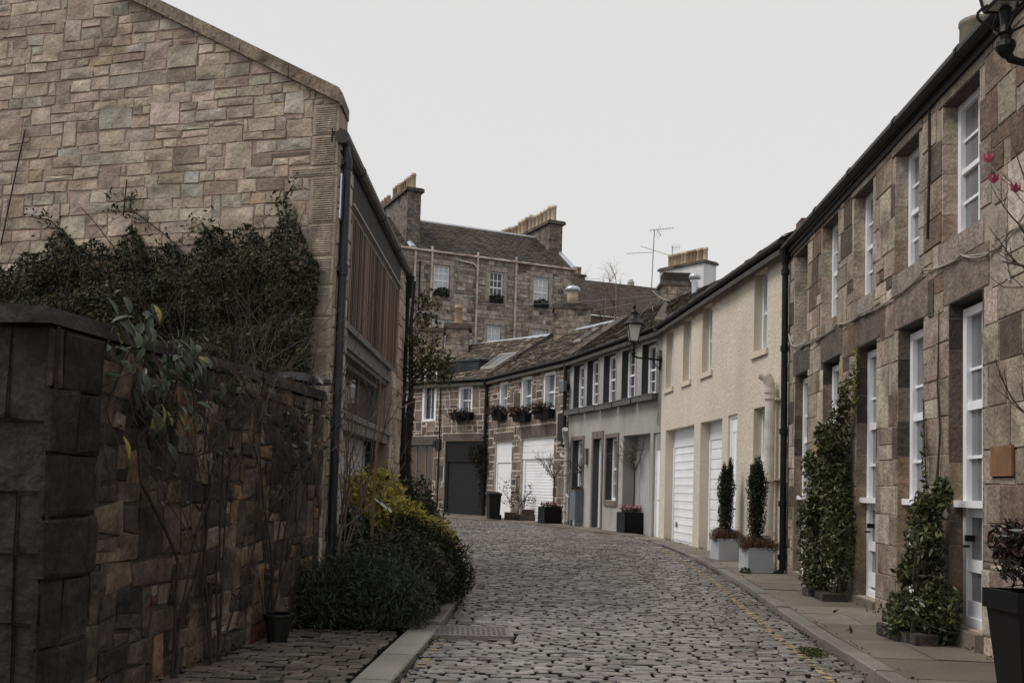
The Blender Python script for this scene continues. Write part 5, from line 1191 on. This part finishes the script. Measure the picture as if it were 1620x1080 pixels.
mb = MB(); mb.hexa([F(-.28, -.36, .985), F(.28, -.36, .985), F(.28, .34, .985), F(-.28, .34, .985), F(-.25, -.34, 1.03), F(.25, -.34, 1.03), F(.24, .3, 1.08), F(-.24, .3, 1.08)]); mb.build('lid', bin_m, t)
for s_ in (.2, .27): mb = MB(); mb.tube([F(s_ + .04, .24, .1), F(s_ + .1, .24, .1)], .1, 14); mb.build('wheel', bin_m, t)
mb = MB(); mb.tube([F(-.22, .37, .95), F(.22, .37, .95)], .018, 6); mb.box(F, -.2, -.16, .3, .37, .93, .97); mb.box(F, .16, .2, .3, .37, .93, .97); mb.build('handle', bin_m, t)
# flower boxes under the windows of the dark stone houses
RED = [(3, (.05, .03, .025)), (2, (.04, .045, .02)), (1, (.16, .05, .05)), (1, (.03, .02, .018))]
for i, (F, a, b, z, lab) in enumerate(((FD, 6.0, 7.1, 4.3, 'black flower box of dark red plants, next to the black pipe between the houses'), (FD, 3.42, 4.75, 4.12, 'black flower box of dark red plants, middle of the three over the white garage'), (FD, 1.2, 2.6, 4.12, 'fullest black flower box of dark red plants, nearest the grey house'), (FE, .75, 1.95, 4.42, 'dark bushy flower box on the house with the charcoal garage'))):
    t = thing('flower_box', lab, 'flower box', F((a + b) / 2, .2, z), group='flower boxes on the dark stone houses'); mb = MB(); mb.hexa([F(a + .06, .03, z), F(b - .06, .03, z), F(b - .06, .27, z), F(a + .06, .27, z), F(a, .03, z + .34), F(b, .03, z + .34), F(b, .34, z + .34), F(a, .34, z + .34)]); mb.build('trough', planter_black, t)
    p, d = blob_points([(*F((a + b) / 2, .22, z + .38), (b - a) / 2 + .05, .24, .25)] if i != 3 else [(*F(1.35, .25, z + .2), .65, .33, .36)], 900, i + 60, shell=.8, clump=.3); leaf_mesh('plant', p, .1, RED, leaf_m, t, seed=i)
t = thing('wall_climber', 'dark thin climber hanging beside the charcoal roller garage, above the bin', 'climbing plant', FE(.15, .1, .2)); p, d = blob_points([(*FE(-.05, .2, 2.6), .42, .3, .95), (*FE(.3, .25, 2.9), .5, .25, .5), (*FE(-.05, .15, 1.4), .2, .2, 1.0)], 2200, 71, clump=.3); leaf_mesh('leaves', p, .1, [(2, (.02, .02, .014)), (1, (.032, .028, .018))], leaf_m, t, seed=4)
mb = MB(); mb.tube([FE(-.1, .1, .2), FE(-.12, .12, 1.5), FE(-.05, .12, 3.2)], .03, 5); mb.build('stem', bark, t)

# drain cover
def flatpanel(F, a, b, c, d, z): return [F(a, c, z), F(b, c, z), F(b, d, z), F(a, d, z)]
t = thing('drain_cover', 'square cast iron drain cover with a raised stud pattern, set among the setts', 'drain cover', (-.33, 10.35, .03)); F = LZ(-.33, 10.35, hz(10) + .0, .05)
mb = MB(); mb.box(F, -.42, .36, -.3, .32, -.03, .036); iron = mat('worn_iron', (.2, .18, .17), .45, a1=.25, bump=.2, metal=.3)
for i in range(14):
    for j in range(10): 
        if (i + j) % 2 == 0: mb.box(F, -.38 + i * .052, -.345 + i * .052, -.26 + j * .055, -.225 + j * .055, .03, .048)
mb.build('plate', iron, t)
mb = MB(); 
for q in ((-.45, .39, -.34, -.3), (-.45, .39, .32, .36), (-.46, -.42, -.3, .32), (.36, .4, -.3, .32)): mb.box(F, q[0], q[1], q[2], q[3], -.03, .044)
mb.build('frame', iron, t)
p, d = blob_points([(2.93, 9.75, .02, .14, .3, .03), (2.86, 9.6, .02, .1, .16, .025)], 900, 5, shell=1); o = leaf_mesh('moss', p, .03, [(2, (.07, .08, .02)), (1, (.05, .06, .02))], leaf_m, None, seed=2); o['kind'] = 'stuff'

# ================================================================ PLANTS
def shrub(name, label, base, blobs, n, size, pal, seed, m=None, asp=.45, clump=.35, droop=0, shell=.55, stems=8, up=.3, nw=.6, cat='shrub', core=None, fold=.25):
    t = thing(name, label, cat, base); p, d = blob_points(blobs, n, seed, shell=shell, clump=clump, nclump=90)
    zmin = base[2] + .02; p = p[p[:, 2] > zmin]
    g = np.random.default_rng(seed)
    leaf_mesh('foliage', p, size, pal, m or leaf_m, t, seed=seed, asp=asp, droop=droop, up=up, nw=nw, fold=fold)
    rr = random.Random(seed); mb = MB()
    for k in range(stems):
        b = rr.choice(blobs); q = (b[0] + rr.gauss(0, b[3] * .5), b[1] + rr.gauss(0, b[4] * .5), b[2] + rr.uniform(0, b[5] * .7)); mb.tube([(base[0] + rr.gauss(0, .08), base[1] + rr.gauss(0, .08), base[2] - .05), ((base[0] + q[0]) / 2 + rr.gauss(0, .04), (base[1] + q[1]) / 2, (base[2] + q[2]) / 2 + .1), q], [.018, .012, .006], 5)
    mb.build('stems', bark, t); return t
shrub('lavender_bush', 'grey green feathery low bush in front of the others, by the garden wall corner', (-1.55, 10.35, .03), [(-1.7, 10.25, .32, .52, .42, .5), (-1.25, 10.3, .36, .5, .45, .5), (-1.95, 10.5, .25, .35, .4, .45), (-1.45, 10.6, .5, .5, .4, .38), (-1.05, 10.55, .25, .35, .35, .36)], 15000, .075, [(4, (.052, .064, .044)), (3, (.037, .046, .029)), (2, (.085, .1, .075)), (1, (.03, .03, .02))], 101, asp=.16, clump=.3, droop=-1.2, shell=.8)
shrub('hebe_bush', 'dark purplish bush with a few mauve flowers, spilling over the kerb', (-.98, 11.2, .05), [(-1.05, 11.1, .5, .42, .42, .48), (-.88, 11.5, .45, .3, .4, .35), (-1.3, 11.3, .6, .4, .4, .4)], 8000, .075, [(4, (.03, .036, .02)), (3, (.042, .042, .026)), (1, (.06, .054, .045)), (.07, (.22, .11, .22))], 102, asp=.3, clump=.35, shell=.7)
shrub('yew_bush', 'dense dark green rounded bush leaning out over the lane', (-1.0, 12.7, .05), [(-1.0, 12.7, .55, .46, .46, .47), (-.78, 12.5, .45, .34, .36, .4), (-.7, 12.9, .32, .28, .33, .3), (-1.3, 12.9, .7, .4, .4, .45)], 12000, .06, [(4, (.016, .022, .011)), (3, (.024, .032, .014)), (1, (.035, .045, .02))], 103, asp=.3, clump=.3, shell=.6)
shrub('choisya_bush', 'bright yellow green leafy bush against the garage of the gable house', (-1.7, 13.7, .05), [(-1.85, 13.7, .85, .5, .55, .75), (-1.5, 13.4, .62, .48, .5, .55), (-1.15, 13.6, .55, .4, .45, .5), (-2.0, 13.3, .6, .4, .4, .6)], 2600, .1, [(3, (.02, .028, .012)), (2, (.03, .042, .015)), (1, (.05, .065, .02))], 104, asp=.5, clump=.4, m=leaf_gloss)
o = bpy.data.objects['choisya_bush']; g = np.random.default_rng(8)
p, d = blob_points([(-1.85, 13.7, .9, .52, .57, .77), (-1.46, 13.35, .7, .52, .5, .59), (-1.1, 13.4, .58, .44, .45, .5)], 12000, 105, shell=.16, clump=.4, nclump=70); k = (d[:, 2] > .0) & (d[:, 2] + d[:, 0] * .5 > .2); leaf_mesh('young_leaves', p[k], .085, [(3, (.42, .36, .08)), (3, (.5, .42, .1)), (2, (.25, .25, .065)), (1, (.58, .5, .17))], leaf_m, o, seed=106, asp=.45, up=.7)
shrub('euonymus_bush', 'rounded cream edged evergreen bush beyond the yellow green one', (-1.72, 17.6, .06), [(-1.7, 17.6, 1.0, .5, .5, .65), (-1.5, 17.4, .6, .5, .5, .6), (-1.85, 18.0, .7, .4, .4, .6)], 7000, .075, [(3, (.035, .042, .025)), (2, (.05, .058, .035)), (1.5, (.2, .185, .12))], 107, asp=.5, clump=.3)
shrub('fern', 'broad leaved green plant at the foot of the left downpipe', (-1.85, 11.6, .05), [(-1.9, 11.7, .45, .25, .3, .35), (-1.75, 11.9, .7, .3, .3, .3)], 900, .14, [(3, (.03, .05, .022)), (2, (.045, .07, .03))], 108, asp=.4, clump=.4, m=leaf_gloss)
# bare sapling with a white tag on a cane
t = thing('staked_sapling', 'bare staked sapling with a white plastic tag, in front of the bushes', 'sapling', (-1.5, 11.2, .05))
mb = MB(); mb.tube([(-1.5, 11.2, .05), (-1.5, 11.2, 1.3), (-1.47, 11.2, 2.35)], [.02, .018, .012], 6, (.5, .5, .5)); mb.build('cane', mat('cane', (.16, .085, .045), .7, bump=.1), t)
mb = MB(); mb.hexa([(-1.42, 11.16, 1.27), (-1.3, 11.16, 1.18), (-1.3, 11.163, 1.18), (-1.42, 11.163, 1.27), (-1.405, 11.16, 1.29), (-1.285, 11.16, 1.2), (-1.285, 11.163, 1.2), (-1.405, 11.163, 1.29)]); mb.tube([(-1.49, 11.18, 1.33), (-1.42, 11.165, 1.28)], .004, 4); mb.build('tag', mat('tag_white', (.75, .75, .75), .4, a1=0, a2=0, bump=0), t)
rr = random.Random(6); mb = MB()
for k in range(3): branches(mb, (-1.5 + rr.uniform(-.03, .03), 11.2, .4 + .3 * k), (rr.uniform(-.6, .6), rr.uniform(-.3, .3), 1), .9, .01, 2, rr, .4, (2, 3), 4, .1, wig=.1, n=4)
mb.build('branches', twig_m, t)
t = thing('wall_shrub', 'bare twiggy shrub growing beside the tall left downpipe', 'shrub', (-1.98, 11.35, .05)); mb = MB()
for k in range(7): branches(mb, (-1.97 + rr.uniform(-.05, .1), 11.3 + rr.uniform(-.1, .3), .1), (rr.uniform(-.1, .4), rr.uniform(-.2, .2), 1.6), 1.5, .013, 2, rr, .3, (2, 3), 5, .12, wig=.07, n=4)
mb.build('branches', twig_m, t)
# climber at the far end of the gable house
t = thing('wall_climber', 'sparse olive leaved climber up the far end of the gable house', 'climbing plant', (-1.98, 18.9, .05)); rr = random.Random(12); mb = MB(); tips = []
st = [(-1.95, 18.85, 0), (-1.93, 18.75, 1.2), (-1.97, 18.8, 2.2), (-1.9, 18.8, 3.2), (-1.95, 18.8, 4.4), (-1.9, 18.8, 5.3)]
mb.tube(st, [.08, .07, .065, .05, .04, .02], 7); mb.tube([(-1.88, 18.9, 0), (-1.8, 18.8, .9), (-1.9, 18.75, 2.0), (-1.85, 18.85, 3.1)], [.05, .045, .04, .03], 6)
for q in ((.1, 3.5), (.2, 3.7), (.25, 3.6), (.4, 3.6), (.35, 3.8), (.2, 4.1), (.1, 4.4), (.1, 4.8)):
    branches(mb, (-1.92, 18.8, q[1] - .3), (q[0] + .2, rr.uniform(-.2, .2), .45), .34 + q[0] * .4, .016, 2, rr, .6, (2, 4), 4, .1, tips, wig=.15, n=4)
mb.build('stems', bark, t); g = np.random.default_rng(5); Pp = np.array([tuple(q) for q in tips]); Pp = Pp[(Pp[:, 2] > 3.3)]
leaf_mesh('leaves', Pp[g.integers(0, len(Pp), 1100)] + g.normal(size=(1100, 3)) * .1, .085, [(3, (.065, .065, .026)), (2, (.12, .11, .04)), (2, (.036, .042, .018)), (1, (.2, .17, .06))], leaf_m, t, seed=5, asp=.5)
p, d = blob_points([(-1.93, 18.75, 2.2, .12, .12, .9), (-1.97, 18.8, 3.6, .12, .12, .8)], 420, 8); leaf_mesh('ivy_leaves', p, .07, [(2, (.025, .026, .014)), (1, (.05, .035, .022))], leaf_m, t, seed=8)

# climbing evergreen across the gable, behind the garden wall
t = thing('gable_creeper', 'mass of dark small leaved creeper spreading over the gable above the garden wall', 'climbing plant', FGB(3, .3, 2))
g = np.random.default_rng(20); N = 90000; s = g.uniform(.15, 9.0, N); v = g.random(N)
def top_line(s): return 4.42 + .1 * np.sin(s * 2.1 + .4) + .1 * np.sin(s * 5.3) + .08 * np.sin(s * 11.7 + 1) - .9 * (s < .5) * (1 - s / .5) - .06 * np.clip(s - 2, 0, 9)
tl = top_line(s); zc = 1.6 + (tl - 1.6) * (1 - v ** 1.5 * 1.0); zc = np.where(g.random(N) < .5, 1.7 + (tl - 1.7) * g.random(N), zc)
fld = np.sin(s * 3.1 + zc * 2.3) * np.sin(s * 1.7 - zc * 3.9 + 1) + .6 * np.sin(s * 7.3 + zc * 6.1) * np.sin(zc * 8.2 - s * 5)
fade = np.clip((tl - zc) / .55, 0, 1); keep = (g.random(N) < .3 + .7 * fade) & (fld > -.95 - .9 * fade)
dd = .05 + (.28 + .22 * fld.clip(-1, 1)) * np.clip((tl - zc) / .9, .15, 1) * g.random(N) ** .6
P = FGB.p[None] + np.outer(s, FGB.u) + np.outer(dd, FGB.n); P = np.column_stack([P, zc])[keep]
leaf_mesh('leaves', P, .062, [(5, (.03, .034, .018)), (3, (.042, .048, .024)), (2, (.02, .022, .013)), (1.2, (.08, .08, .033)), (.35, (.14, .12, .045))], leaf_m, t, seed=21, asp=.42, N=np.tile(np.array([*FGB.n, .4]), (len(P), 1)), nw=.9)
rr = random.Random(30); mb = MB(); tips = []
for k in range(14):
    s0 = rr.uniform(.9, 8.8); z0 = rr.uniform(2.2, 4.2); branches(mb, FGB(s0, rr.uniform(.03, .3), z0), (-FGB.u[0] * rr.uniform(-.8, .8), .0, rr.uniform(.3, 1.1)), rr.uniform(.4, .9), .007, 2, rr, .45, (1, 3), 5, .05, tips, wig=.2, n=4)
for k in range(25):
    s0 = rr.uniform(.3, 8.8); z0 = rr.uniform(3, 4.3); pts = [Vector(FGB(s0, .3 + rr.uniform(0, .25), z0))]; d_ = rr.uniform(-.12, .12)
    for i in range(5): pts.append(pts[-1] + Vector((FGB.u[0] * d_ + rr.gauss(0, .03), rr.gauss(0, .03), -.2)))
    mb.tube(pts, .0045, 4)
mb.build('stems', bark, t)
# three wisps reaching up the stonework
Pw = []; mb = MB()
for path in ([(2.0, 4.2), (2.3, 4.45), (2.75, 4.75), (3.05, 4.85), (2.7, 4.95)], [(3.6, 4.4), (4.0, 4.7), (4.3, 4.75)], [(.75, 4.3), (.62, 4.6), (.68, 4.75), (.55, 4.95)], [(1.6, 4.3), (1.75, 4.55), (1.9, 4.5)]):
    pts = [Vector(FGB(a, .05, b)) for a, b in path]; mb.tube(pts, .008, 4)
    for a, b in zip(pts[:-1], pts[1:]):
        for i in range(48): Pw.append(tuple(a.lerp(b, g.random()) + Vector(g.normal(size=3) * .085)))
leaf_mesh('shoots', np.array(Pw), .06, [(3, (.03, .035, .018)), (2, (.05, .055, .025))], leaf_m, t, seed=23)
for a, b in (((.25, 4.5), (.3, 6.9)),): pass
mb.tube([FGB(4.75, .04, 4.4), FGB(4.6, .05, 5.2), FGB(4.48, .04, 5.9)], .01, 5); mb.tube([FGB(2.9, .04, 4.7), FGB(2.87, .05, 5.15)], .009, 5)
mb.build('stems', bark, t)
# big leaved plant hanging over the garden wall
t = thing('magnolia_branch', 'large glossy long leaves hanging over the garden wall, some yellowing', 'climbing plant', FW(-.9, .2, 2.2))
g = np.random.default_rng(44); cs = [(-1.5, 2.42, .28), (-1.3, 2.25, .26), (-1.0, 2.45, .26), (-.85, 2.25, .28), (-1.0, 2.05, .2), (-.65, 2.4, .2), (-.7, 2.1, .2), (-1.0, 1.85, .1), (-.45, 2.25, .15)]
P = []; 
for (a, b, r_) in cs:
    for k in range(int(34 * r_ / .3)): P.append(FW(a + g.normal() * r_ * .5, .07 + abs(g.normal()) * .12, b + g.normal() * r_ * .5))
long_leaves('leaves', P[::2] + P[1::4], .125, .05, [(5, (.03, .043, .022)), (3, (.045, .062, .034)), (.3, (.2, .17, .04))], leaf_gloss, t, 45, (*FW.n, .5), 1.0)
long_leaves('yellow_leaves', [FW(-1.1 + .09 * i, .16, 1.95 + .05 * (i % 2)) for i in range(5)] + [FW(-1.42, .12, 1.75), FW(-1.4, .13, 1.6)], .15, .055, [(1, (.3, .27, .07)), (1, (.2, .22, .09))], leaf_gloss, t, 46, (*FW.n, .2), 1.8)
rr = random.Random(14); mb = MB()
for k in range(9): branches(mb, FW(-1.5 + k * .15, .06, 2.45), (FW.u[0] * rr.uniform(-.6, .6), rr.uniform(-.3, .3), -1), .6, .01, 2, rr, .4, (2, 3), 4, -.1, wig=.15, n=4)
for k in range(34): branches(mb, FW(rr.uniform(-.4, 2.8), .06, rr.uniform(2.1, 2.5)), (rr.uniform(-.3, .6), rr.uniform(-.8, .8), rr.uniform(-1, .4)), .35, .0045, 2, rr, .8, (2, 3), 4, -.1, wig=.35, n=4)
mb.build('stems', bark, t)
# bare climbers trained on the garden wall
for i, (s0, lab, ln_) in enumerate(((-.55, 'bare single stemmed climber on the garden wall, nearest the pillar', 1.5), (.15, 'thickest bundle of bare climber stems on the garden wall', 2.0), (1.35, 'bare climber with brown canes in a small pot by the garden wall', 1.9))):
    t = thing('bare_climber', lab, 'climbing plant', FW(s0, .12, .04), group='bare climbers on the garden wall'); rr = random.Random(50 + i); mb = MB(); tips = []
    for k in range((3, 7, 7)[i]): branches(mb, FW(s0 + rr.uniform(-.05, .05), .1 + rr.uniform(0, .06), .03), (FW.u[0] * rr.uniform(-.2, .3) + .03, rr.uniform(-.32, .42), 1.7), ln_ * rr.uniform(.6, 1), .011, 2, rr, .34, (2, 4), 6, .1, tips, wig=.09, n=5)
    if i == 0: mb.tube([FW(-.5, .1, .1), FW(-.55, .12, .9), FW(-.75, .1, 1.15), FW(-1.15, .12, 1.45), FW(-1.2, .1, 1.75), FW(-1.0, .12, 1.9)], .012, 5)
    mb.build('stems', bark, t); g = np.random.default_rng(60 + i); Pp = np.array([tuple(q) for q in tips]); Pp = Pp[Pp[:, 2] < 2.35]; n_ = 150; leaf_mesh('leaves', Pp[g.integers(0, len(Pp), n_)] + g.normal(size=(n_, 3)) * .04, .07, [(3, (.03, .036, .022)), (1, (.06, .05, .03))], leaf_gloss, t, seed=i, asp=.5)
    if i == 2: mb = MB(); mb.lathe(FW(s0, .2, .045), [(.09, 0), (.13, .22), (.14, .23), (.14, .25), (.11, .25), (.1, .2)], 12); mb.build('pot', mat('green_pot', (.008, .012, .01), .5, bump=0), t)

# climbers and pots along the sandstone house
GLS = [(4, (.04, .05, .021)), (3, (.068, .08, .03)), (2, (.115, .122, .045)), (.6, (.02, .022, .014))]
P1 = (4.5, 14.25); t = shrub('laurel_climber', 'tall glossy evergreen climber with a yellowing tip, covering the second farthest door', (*P1, .1), [(4.46, 14.6, .75, .3, .42, .75), (4.48, 14.45, 1.5, .28, .42, .6), (4.5, 14.15, 1.85, .24, .34, .55), (4.36, 14.7, 1.25, .2, .25, .3), (4.35, 14.3, .5, .22, .3, .3), (4.4, 14.75, 1.95, .16, .22, .25), (4.42, 13.95, 2.2, .16, .2, .22), (4.42, 14.35, 2.35, .12, .2, .2), (4.5, 13.85, 1.0, .24, .26, .85), (4.52, 14.0, 2.3, .17, .22, .5), (4.55, 13.85, 2.75, .09, .12, .4)], 8500, .085, GLS, 120, m=leaf_gloss, asp=.42, clump=.35, droop=.7, shell=.6, cat='climbing plant')
p, d = blob_points([(4.6, 13.75, 2.85, .1, .14, .35), (4.66, 13.7, 3.3, .05, .07, .3)], 330, 5); leaf_mesh('yellowing_tip', p, .065, [(2, (.1, .1, .03)), (1, (.2, .16, .04))], leaf_m, t, seed=4)
mb = MB(); rr = random.Random(3)
for k in range(5): mb.box(LZ(4.4 + rr.uniform(-.04, .08), 13.75 + k * .2, .1, rr.uniform(-.15, .15)), -.16, .16, -.08, .08, 0, .1, jit((.06, .05, .045)))
mb.build('stone_edging', soot_stone, t)
P2 = (4.12, 10.25); t = shrub('camellia_climber', 'leafy evergreen climber with a bushy foot, between the two nearest glazed doors', (*P2, .1), [(4.1, 10.2, .32, .32, .36, .3), (4.22, 10.0, .4, .22, .25, .35), (4.22, 10.3, .95, .18, .26, .42), (4.12, 10.4, .75, .15, .2, .15), (4.15, 10.05, 1.1, .14, .16, .16), (4.22, 10.3, 1.3, .15, .22, .3), (4.3, 10.1, 1.55, .1, .16, .18)], 5600, .085, GLS, 121, m=leaf_gloss, asp=.42, clump=.4, droop=.5, shell=.7, cat='climbing plant')
leaf_mesh('yellow_leaves', np.array([(4.08, 10.2, 1.42), (4.12, 10.15, 1.5), (4.1, 10.05, 1.75), (4.05, 10.2, 1.3)]), .1, [(1, (.26, .25, .07))], leaf_m, t, seed=2, asp=.35, droop=1)
mb = MB(); mb.tube([FA(7.95, .04, .3), FA(7.75, .05, 1.6), FA(7.8, .03, 2.2), FA(7.72, .03, 2.7), FA(7.76, .03, 3.5)], [.02, .014, .012, .01, .006], 5); mb.tube([FA(7.4, .03, 1.6), FA(7.35, .04, 2.1), FA(7.28, .03, 2.6)], .008, 5); mb.build('trained_stem', bark, t)
p = [FA(7.38 + .05 * math.sin(k), .06, 1.7 + k * .05) for k in range(14)]; leaf_mesh('sparse_leaves', np.array(p), .09, GLS, leaf_gloss, t, seed=7, droop=1)
mb = MB()
for k in range(6): mb.box(LZ(3.93 + rr.uniform(-.06, .1), 9.85 + k * .16, .1, rr.uniform(-.4, .4)), -.11, .11, -.07, .07, 0, .11, jit((.07, .06, .055)))
mb.build('stone_edging', soot_stone, t)
x, y = 3.83, 7.45; t = thing('potted_shrub', 'dark red leaved shrub in a tall tapered black pot, at the right edge', 'potted shrub', (x, y, .1)); F = LZ(x, y, .1, .06)
mb = MB(); cuboid_planter(mb, F, .46, .46, .76, taper=.3, th=.025); mb.box(F, -.245, .245, -.245, -.231, .62, .76); mb.box(F, -.245, -.231, -.23, .23, .62, .76); mb.build('pot', planter_black, t)
mb = MB()
for k in range(5): branches(mb, F(rr.uniform(-.1, .1), rr.uniform(-.1, .1), .7), (rr.uniform(-.4, .4), rr.uniform(-.4, .4), 1), .4, .012, 1, rr, .4, n=5)
mb.build('stems', bark, t)
p, d = blob_points([(*F(0, 0, .98), .26, .26, .2), (*F(-.08, 0, 1.12), .2, .2, .16), (*F(.1, .05, 1.08), .2, .2, .2)], 1500, 81, clump=.35); leaf_mesh('foliage', p, .075, [(3, (.045, .016, .018)), (2, (.03, .03, .018)), (2, (.025, .014, .014)), (.12, (.35, .3, .3))], leaf_gloss, t, seed=5, asp=.42)
# magnolia by the near lamp
t = thing('magnolia_tree', 'bare magnolia branches with a few pink blooms, reaching in at the right edge', 'tree', (4.12, 7.55, .1)); rr = random.Random(17); mb = MB()
mb.tube([(4.12, 7.55, .05), (4.15, 7.55, 1.2), (4.1, 7.6, 2.3), (4.12, 7.6, 3.4), (4.05, 7.6, 4.2)], [.05, .045, .04, .03, .018], 7); mb.build('trunk', bark, t)
mb = MB(); tips = []
for z0, dx, dz, L in ((3.3, -.8, .5, .5), (3.55, -.6, .9, .45), (3.0, -.8, .7, .4), (3.9, -.4, 1, .35), (2.0, -.9, .6, .42), (2.2, -.7, .9, .3), (3.2, -.9, .35, .42)): branches(mb, (4.1, 7.6, z0), (dx, rr.uniform(-.3, .2), dz), L, .012, 2, rr, .4, (2, 3), 4, .12, tips, wig=.1, n=5)
mb.build('branches', twig_m, t)
for c in ((3.68, 7.7, 3.99), (3.64, 7.7, 4.15), (3.85, 7.7, 3.92)):
    k = MB(); q = Vector(c)
    k.tube([tuple(q + Vector((.14, -.03, -.2))), tuple(q + Vector((.05, 0, -.09))), tuple(q + Vector((0, 0, -.03)))], .005, 4)
    r_ = random.Random(int(c[2] * 100))
    for j in range(6):
        a = j * 1.05 + r_.random() * .4; o_ = Vector((math.cos(a), math.sin(a), 0)); b_ = Vector((-o_.y, o_.x, 0)); u_ = Vector((0, 0, 1)); sz = .05
        k.add([tuple(q - u_ * .03), tuple(q + o_ * sz * .6 + b_ * sz * .45), tuple(q + o_ * sz * .75 + u_ * sz * 1.1), tuple(q + o_ * sz * .6 - b_ * sz * .45)], [(0, 1, 2), (0, 2, 3)], jit((.5, .1, .17), .25, r_))
    k.build('bloom', petal, t)
# fallen leaves
for i, (x, y, lab) in enumerate(((3.95, 12.3, 'curled dead leaf on the pavement, near the tall climber'), (3.55, 10.6, 'dead brown leaf on the pavement flags, nearer the camera'))):
    o = leaf_mesh('fallen_leaf', np.array([(x, y, .125), (x + .03, y + .02, .13)]), .09, [(1, (.05, .03, .018))], leaf_m, None, seed=i + 3, up=1); tag(o, lab, 'leaf', 'fallen leaves on the pavement')

# dirt, moss and leaf litter where the surfaces meet
g = np.random.default_rng(90); P = []
for C_, off, n_, ymin, ymax in ((KR, -.03, 1500, 3, 30), (KL, .03, 900, 3, 24), (KR, .19, 260, 3, 24)):
    k = np.where((C_[:, 1] > ymin) & (C_[:, 1] < ymax))[0]
    for i in g.choice(k, n_):
        u_ = g.random(); q = C_[i] * (1 - u_) + C_[min(i + 1, len(C_) - 1)] * u_
        if math.sin(q[1] * 2.3 + off * 50) * math.sin(q[1] * .9 + 1) + g.normal() * .35 < -.1: continue
        P.append((q[0] + off + g.normal() * .022, q[1] + g.normal() * .03, (pz(q[1]) + .006 if off > .1 else hz(q[1]) + .022) + abs(g.normal()) * .008))
o = leaf_mesh('kerb_moss', np.array(P), .032, [(3, (.05, .05, .02)), (3, (.05, .036, .022)), (2, (.03, .024, .016)), (1, (.09, .07, .035))], leaf_m, None, seed=91, up=.8); o['kind'] = 'stuff'
P = []
for F, a, b, n_ in ((FA, 3, 11.5, 300), (FC, .2, 10, 260), (FW, -2, 3, 420), (FL, .2, 5, 200)):
    for i in range(n_):
        s = g.uniform(a, b)
        if math.sin(s * 3.7) + g.normal() * .5 < .1: continue
        q = F(s, abs(g.normal()) * .06 + .03, 0); P.append((q[0], q[1], (pz(q[1]) if F in (FA, FC) else hz(q[1]) + .055) + .008 + abs(g.normal()) * .02))
o = leaf_mesh('leaf_litter', np.array(P), .04, [(3, (.055, .038, .022)), (2, (.035, .028, .018)), (2, (.05, .06, .022)), (.6, (.14, .09, .04))], leaf_m, None, seed=92, up=.8); o['kind'] = 'stuff'
